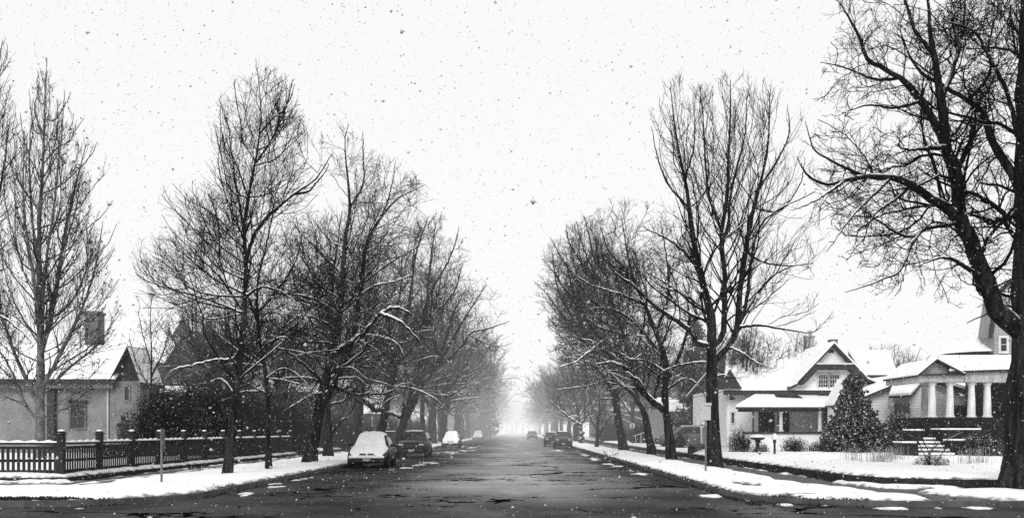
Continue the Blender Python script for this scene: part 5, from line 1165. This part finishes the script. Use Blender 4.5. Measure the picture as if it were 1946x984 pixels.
# ------------------------------------------------------------------ vehicles
def smooth_interp(x, xs, ys): return np.interp(x, xs, ys)
def make_car(label, name, cat, loc, rz, L_=4.6, Wd=1.75, Ht=1.43, kind='sedan', pm='paint_dark', snow='heavy', rear_view=False, detail=True, group=None):
    root = thing(name, label, cat, loc, rz, group); w = Wd/2; zb = .22 if kind == 'sedan' else .28
    h = L_/2
    if kind == 'sedan':
        hy = [-h, -h+.12, -h+.5, -h+1.25, -.1, 1.15, h-.25, h-.06, h]; hzv = [.55, .66, .76, .90, .93, .95, .97, .90, .62]
        cb = (-h+1.25, h-.75); ct = (-.45, .85)
    else:
        hy = [-h, -h+.1, -h+.4, -h+1.15, -.1, 1.15, h-.2, h-.05, h]; hzv = [.66, .86, .98, 1.04, 1.06, 1.07, 1.06, 1.0, .7]
        cb = (-h+1.1, h-.12); ct = (-.45, h-.42)
    wy = [-h, -h+.25, -h+.8, 0, h-.8, h-.2, h]; wv = [w*.80, w*.93, w, w, w, w*.94, w*.84]
    ys = np.concatenate([np.linspace(-h, -h+.5, 6), np.linspace(-h+.6, h-.6, 16), np.linspace(h-.5, h, 6)])
    V = []; ring = None
    for y in ys:
        zt = float(np.interp(y, hy, hzv)); ww = float(np.interp(y, wy, wv)); zbb = zb + .08*max(0, 1-(h-abs(y))/.25)
        half = [(0, zbb), (ww-.10, zbb), (ww-.02, zbb+.08), (ww+.0, zbb+.22), (ww+.01, (zbb+zt)/2+.05), (ww-.01, zt-.16), (ww-.06, zt-.05), (ww-.16, zt-.005), (0, zt+.035)]
        full = half + [(-x, z) for x, z in half[-2:0:-1]]
        ring = len(full); V += [(x, y, z) for x, z in full]
    Fc = [(k*ring+i, k*ring+(i+1) % ring, (k+1)*ring+(i+1) % ring, (k+1)*ring+i) for k in range(len(ys)-1) for i in range(ring)]
    Fc += [tuple(range(ring))[::-1], tuple((len(ys)-1)*ring+i for i in range(ring))]
    mesh_obj('body', V, Fc, M[pm], root, True)
    belt = float(np.interp(0, hy, hzv)) - .03; wb, wt = w-.07, w-.27
    def cab(y_b, y_t, zf, xw): return None
    lv = [0, .5, .88, 1.0]
    V = []; 
    for t in lv:
        bul = math.sin(t*math.pi/2); yb0 = cb[0]+(ct[0]-cb[0])*t; yb1 = cb[1]+(ct[1]-cb[1])*(t if kind == 'sedan' else t**1.4)
        xx = wb+(wt-wb)*t + .025*math.sin(math.pi*t); z = belt+(Ht-.05-belt)*(t if t < .88 else (.93 if t < 1 else 1.0))
        if t == 1.0: yb0 += .12; yb1 -= .12; xx -= .1; z = Ht
        ns = 7
        rg = [(-xx+2*xx*i/ns, yb0-.06*math.sin(math.pi*i/ns)) for i in range(ns+1)] + [(xx, yb0+(yb1-yb0)*i/6) for i in range(1, 6)] + [(xx-2*xx*i/ns, yb1+.04*math.sin(math.pi*i/ns)) for i in range(ns+1)] + [(-xx, yb1-(yb1-yb0)*i/6) for i in range(1, 6)]
        V += [(x, y, z) for x, y in rg]; n = len(rg)
    Fc = [(k*n+i, k*n+(i+1) % n, (k+1)*n+(i+1) % n, (k+1)*n+i) for k in range(3) for i in range(n)] + [tuple(3*n+i for i in range(n))]
    mesh_obj('roof', V, Fc, M[pm], root, True)
    zr = Ht-.05
    def onc(t, sx, end, off=.014):   # point on the cabin shell
        y = (cb[0]+(ct[0]-cb[0])*t-off) if end < 0 else (cb[1]+(ct[1]-cb[1])*(t if kind == 'sedan' else t**1.4)+off)
        return (sx*(wb+(wt-wb)*t)*.93, y, belt+(zr-belt)*t*.99)
    def pane(nm, rows, label=None):
        V = []; Fc = []; m_ = len(rows[0])
        for r0 in rows: V += r0
        for a in range(len(rows)-1):
            for b_ in range(m_-1): Fc.append((a*m_+b_, a*m_+b_+1, (a+1)*m_+b_+1, (a+1)*m_+b_))
        return mesh_obj(nm, V, Fc, M['glass'], root, True)
    for end, nm in ((-1, 'windscreen'), (1, 'rear_window')):
        rows = []
        for t in (.08, .45, .84):
            a = onc(t, -1, end); b_ = onc(t, 1, end); bow = .062 if end < 0 else .042
            rows.append([(a[0]+(b_[0]-a[0])*i/8, a[1]+end*bow*math.sin(math.pi*i/8), a[2]) for i in range(9)])
        pane(nm, rows)
    for sx in (-1, 1):
        segs = [(.03, .47), (.50, .93)] if kind == 'sedan' else [(.02, .36), (.385, .68), (.705, .95)]
        for s0, s1 in segs:
            rows = []
            for t in (.1, .5, .86):
                y0 = cb[0]+(ct[0]-cb[0])*t+.10; y1 = cb[1]+(ct[1]-cb[1])*t-.10
                x = sx*(wb+(wt-wb)*t+.025*math.sin(math.pi*t)+.012)
                rows.append([(x, y0+(y1-y0)*s, belt+(zr-belt)*t) for s in (s0, (s0+s1)/2, s1)])
            pane('side_window', rows)
        m = MB(); m.lathe(0, 0, [(.03,-.05),(.085,-.03),(.09,.05),(.05,.09)], 10); mo = m.build('wing_mirror', M['plastic'], root, True); mo.location = (sx*(w+.08), cb[0]+.45, belt+.06); mo.scale = (1.15, .6, 1)
        for yy in (-.15, .85 if kind == 'sedan' else .8): MB().box(sx*(w+.008)-.012, sx*(w+.008)+.012, yy, yy+.16, belt-.14, belt-.11).build('door_handle', M['plastic'], root)
    R_ = .31 if kind == 'sedan' else .35
    for sx in (-1, 1):
        for yy in (-h+.85, h-.85):
            prof = [(.001,-.1),(R_*.9,-.11),(R_,-.08),(R_,.08),(R_*.9,.11),(R_*.62,.10),(R_*.6,.07),(.001,.07)]
            wh = MB().lathe(0, 0, prof, 22).build('wheel', M['rubber'], root, True); wh.rotation_euler = (0, sx*math.pi/2, 0); wh.location = (sx*(w-.10), yy, R_)
            rm = MB().lathe(0, 0, [(.001,.072),(.05,.095),(.06,.08)]+[(R_*.58,.085),(R_*.6,.1)], 14).build('rim', M['hub'], wh)
            arc = MB(); pr = [(yy+(R_+.07)*math.cos(a), R_+(R_+.07)*math.sin(a)) for a in np.linspace(-.35, math.pi+.35, 14)]
            arc.ext_x(pr, min(sx*(w-.2), sx*(w+.012)), max(sx*(w-.2), sx*(w+.012))); arc.build('wheel_arch', M['rubber'], root)
    zt0 = hzv[0]
    MB().box(-w*.80, w*.80, -h-.07, -h+.12, zb+.04, zt0-.12).build('bumper', M['plastic'], root, bevel=.05)
    MB().box(-w*.80, w*.80, h-.12, h+.07, zb+.06, zt0-.1).build('bumper', M['plastic'] if kind == 'sedan' else M[pm], root, bevel=.05)
    if kind == 'sedan':
        for sx in (-1, 1): MB().box(sx*.17-.14, sx*.17+.14, -h-.03, -h+.2, zt0+.015, zt0+.095).build('grille', M['black_paint'], root, bevel=.03)
    else: MB().box(-w*.5, w*.5, -h-.03, -h+.1, zt0-.08, zt0+.13).build('grille', M['black_paint'], root, bevel=.02)
    for sx in (-1, 1):
        if snow != 'heavy': MB().box(sx*w*.66-.15, sx*w*.66+.15, -h-.02 if kind == 'sedan' else -h-.035, -h+.22, zt0-.02 if kind == 'sedan' else zt0+.06, zt0+.09 if kind == 'sedan' else zt0+.19).build('headlight', M['lamp_lens'], root, bevel=.03)
        MB().box(sx*w*.72-.12, sx*w*.72+.12, h-.2, h+.025, zt0+.02, zt0+.2).build('tail_light', M['tail_lens'], root, bevel=.02)
    MB().box(-.16, .16, -h-.085, -h-.06, zb+.1, zb+.25).build('licence_plate', M['plate'], root)
    MB().box(-.16, .16, h+.06, h+.085, zb+.22, zb+.36).build('licence_plate', M['plate'], root)
    if kind != 'sedan':
        for sx in (-1, 1): MB().tube([(sx*(wt-.02), ct[0]+.15, Ht-.02), (sx*(wt-.02), ct[0]+.2, Ht+.05), (sx*(wt-.02), ct[1]-.3, Ht+.05), (sx*(wt-.02), ct[1]-.22, Ht-.02)], .022, 6).build('roof_rail', M['steel'], root)
    # snow blanket following hood, glass, roof and deck
    def surf(y0, y1, th, wk=1.0, only=None):
        ny, nu = 40, 15; V = []
        for y in np.linspace(y0, y1, ny):
            bz = float(np.interp(y, hy, hzv))+.03; ww = float(np.interp(y, wy, wv))-.07
            tf = (y-cb[0])/(ct[0]-cb[0]); tr = (cb[1]-y)/max(cb[1]-ct[1], .01); t = min(max(min(tf, tr), 0), 1)
            if t > 0:
                cz = belt+(Ht-belt)*t; ww2 = (wb+(wt-wb)*t)-.02; bz = max(bz, cz); ww = ww2 if cz > bz-.001 else ww
            e = min(1, (y-y0)/.12, (y1-y)/.12); e = max(e, 0)**.5
            for u in np.linspace(-1, 1, nu):
                k = (1-abs(u)**6); q = .6+.8*float(vnoise(y*2.5+u*1.3+loc[1], u*2+3, 5))
                drop_ = .05*abs(u)**4
                V.append((u*ww*wk, y, bz - drop_ + th*k*e*q + (-.02 if (abs(u) == 1 or e == 0) else 0)))
        Fq = [(a*nu+b_, a*nu+b_+1, (a+1)*nu+b_+1, (a+1)*nu+b_) for a in range(ny-1) for b_ in range(nu-1)]
        return mesh_obj('snow', V, Fq, M['snow'], root, True)
    if snow == 'heavy':
        surf(-h-.02, h-.05, .12)
        V = []; 
        MB().box(-w*.86, w*.86, -h-.13, -h+.05, zt0-.115, zt0+.0).build('snow', M['snow'], root, bevel=.035, smooth=True)
    elif snow == 'light': surf(ct[0]+.02, ct[1]-.02, .035, .96)
    return root
make_car('snow covered dark sedan facing the camera, nearest car on the left kerb', 'parked_car', 'car', (-6.62, 41.9, 0), math.radians(2.2), 4.5, 1.76, 1.46, 'sedan', 'paint_dark', 'heavy')
make_car('black sport utility car with a bare windscreen parked behind the snow covered sedan', 'parked_car', 'car', (-6.42, 57.0, 0), math.radians(1.0), 4.7, 1.84, 1.62, 'suv', 'paint_black', 'light')
make_car('smaller snow covered sedan, third car along the left kerb', 'parked_car', 'car', (-6.4, 88.6, 0), math.radians(.6), 4.4, 1.74, 1.46, 'sedan', 'paint_dark', 'heavy')
make_car('dark hatchback seen from behind with a snow smeared rear window, right kerb', 'parked_car', 'car', (4.15, 86.2, 0), math.radians(-1), 4.4, 1.68, 1.58, 'suv', 'paint_grey', 'light')
make_car('dark car parked just ahead of the hatchback on the right kerb', 'parked_car', 'car', (3.55, 96, 0), math.radians(-1), 4.5, 1.74, 1.5, 'suv', 'paint_dark', 'light')
make_car('faint grey car in the far haze on the right of the street', 'parked_car', 'car', (2.5, 165, 0), 0, 4.5, 1.8, 1.6, 'suv', 'paint_mid', 'light')
make_car('faint dark car fourth along the left kerb, half lost in haze', 'parked_car', 'car', (-6.9, 158, 0), 0, 4.5, 1.8, 1.5, 'sedan', 'paint_grey', 'heavy')
make_car('very faint snow covered car at the far end of the left kerb', 'parked_car', 'car', (-6.7, 196, 0), 0, 4.5, 1.8, 1.5, 'sedan', 'paint_grey', 'heavy')
make_car('snow dusted wagon parked side-on in the yard by the far grey house', 'parked_car', 'car', (PX(1306,66), 66, .36), math.radians(-90), 4.5, 1.8, 1.6, 'suv', 'paint_mid', 'light')

# ------------------------------------------------------------------ street furniture
sg = thing('sign_post', 'thin metal sign post in the snow at the left corner, plate seen edge-on', 'sign post', (PX(307,24.6), 24.6, .17))
MB().box(-.025,.025,-.02,.02,-.1,1.45).build('post', M['steel'], sg); MB().box(-.006,.012,-.13,.13,.95,1.5).build('plate', M['steel'], sg).location = (.032,0,0)
sg = thing('sign_post', 'tall sign post with a pale sign plate in front of the foremost right verge trunk', 'sign post', (PX(1341,32.0), 32.0, .17))
MB().box(-.03,.03,-.02,.02,-.1,2.32).build('post', M['steel'], sg)
MB().box(-.17,.17,-.035,-.022,1.82,2.30).build('plate', M['sign_face'], sg); MB().box(-.2,.2,-.035,-.022,2.32,2.42).build('plate', M['sign_face'], sg)
sg = thing('sign_post', 'small dark board on a post behind the snow covered sedan', 'sign', (PX(741,62), 62, .15))
MB().box(-.04,.04,-.03,.03,-.1,1.35).build('post', M['dark_wood'], sg); MB().box(-.33,.33,-.06,-.031,1.02,1.42).build('board', M['black_paint'], sg); MB().box(-.36,.36,-.08,.05,1.421,1.47).build('snow', M['snow_thin'], sg)
bl = thing('bollard_light', 'short dark post light with a white cap of snow on the right lawn', 'post light', (PX(1472,44), 44, .40))
MB().lathe(0,0,[(.07,0),(.07,.06),(.055,.1),(.055,.62),(.08,.66),(.08,.78),(.10,.80)],12).build('post', M['black_paint'], bl, True); MB().lathe(0,0,[(.12,.801),(.15,.85),(.13,.98),(.08,1.06),(.01,1.1)],12).build('snow', M['snow_thin'], bl, True)
bb = thing('bird_bath', 'snow capped stone bird bath beside the corner shrub of the white house', 'bird bath', (PX(1440,49), 49, .38))
MB().lathe(0,0,[(.2,0),(.2,.08),(.11,.16),(.09,.5),(.14,.72),(.34,.8),(.38,.88)],16).build('basin', M['stone'], bb, True); MB().lathe(0,0,[(.39,.885),(.41,.94),(.3,1.0),(.05,1.03)],16).build('snow', M['snow'], bb, True)
rd = thing('roadside_sign', 'small round white sign on a thin post behind the leaning verge trunk', 'sign', (PX(1201.5,80), 80, .3))
MB().tube([(0,0,0),(0,0,2.0)], .03).build('post', M['steel'], rd); q = MB().lathe(0,0,[(.24,-.015),(.24,.015)],18).build('plate', M['trim_white'], rd); q.rotation_euler = (math.pi/2,0,0); q.location = (0,-.05,1.75)
MB().lathe(0,0,[(.07,-.016),(.07,.016)],14).build('emblem', M['trim_dark'], q).location = (0,.08,.003); MB().lathe(0,0,[(.08,-.016),(.08,.016)],14).build('emblem', M['trim_dark'], q).location = (0,-.09,.003)
hr = thing('handrail', 'pale handrail beside snowy steps behind the third right verge trunk', 'handrail', (PX(1208,78), 78, .36))
mb = MB()
for k in range(4): mb.tube([(k*.45,0,0),(k*.45,0,.85+k*.14)], .03)
mb.tube([(-.2,0,.82),(1.5,0,1.34)], .035).build('rail', M['trim_white'], hr)
wf = thing('wire_fence', 'short run of thin garden wire fence behind the foremost right trunk', 'fence', (PX(1322,50), 50, .38))
mb = MB()
for k in range(24): mb.tube([(k*.1,0,0),(k*.1,0,.42)], .006, 4)
mb.tube([(-.02,0,.40),(2.35,0,.40)], .008, 4).tube([(-.02,0,.12),(2.35,0,.12)], .008, 4).build('wires', M['steel'], wf)
br_ = bare_tree('fallen clump of dark twigs lying in the gutter near the right kerb', 53, (1158,872), [([(1150,873),(1158,868),(1166,870),(1180,866)], 3, 1, 0), ([(1158,869),(1152,864),(1150,860)], 2, 1, .3), ([(1160,869),(1168,863),(1175,860)], 2, 1, -.3)], [(850,1140,1190),(875,1140,1190)], name='fallen_branch', cat='branch', seed=95, zb=.02, snow=0, hyf=1, len1=(.2,.6,.5,.2), len2=(.1,.3,.5,.1), len3=(.08,.2,.5,.1), sp1=.15, sp2=.15, sp3=.15, min_r=.008)

# ------------------------------------------------------------------ falling snow
def flakes(n, box, smin, smax, seed):
    rng = np.random.default_rng(seed)
    c = np.stack([rng.uniform(box[0], box[1], n), rng.uniform(box[2], box[3], n), rng.uniform(box[4], box[5], n)], 1)
    n = len(c)
    s = (smin*(smax/smin)**(rng.random(n)**2.2))[:,None,None]
    k = 6; u = norm(rng.normal(size=(n,k,3)))*s*rng.uniform(.55,1.25,(n,k,1))
    ax = np.array([[1,0,0],[-1,0,0],[0,1,0],[0,-1,0],[0,0,1],[0,0,-1]])*1.0
    P = c[:,None] + ax[None]*s*rng.uniform(.5,1.3,(n,6,1)) + u*.35
    b_ = np.arange(n)[:,None,None]*6
    T_ = np.array([[0,2,4],[2,1,4],[1,3,4],[3,0,4],[2,0,5],[1,2,5],[3,1,5],[0,3,5]])
    return P.reshape(-1,3), (b_+T_[None]).reshape(-1,3)
simple('flake', 0.6, 0.5, scale=5, rough=0.9, spec=0.1)
a_ = Acc()
V, Fq = flakes(62000, (-24, 24, 5.5, 42, 0.05, 20), .006, .023, 1); a_.add(V, Fq)
V, Fq = flakes(14000, (-9, 9, 6, 18, 0.05, 8), .003, .009, 2); a_.add(V, Fq)
V, Fq = flakes(90, (-2.6, 2.6, 2.2, 4.6, .9, 3.4), .0018, .0034, 3); a_.add(V, Fq)
o = a_.build('falling_snow', M['flake'], None); tag(o, 'snowflakes falling through the air over the street', 'snowflakes', kind='stuff')
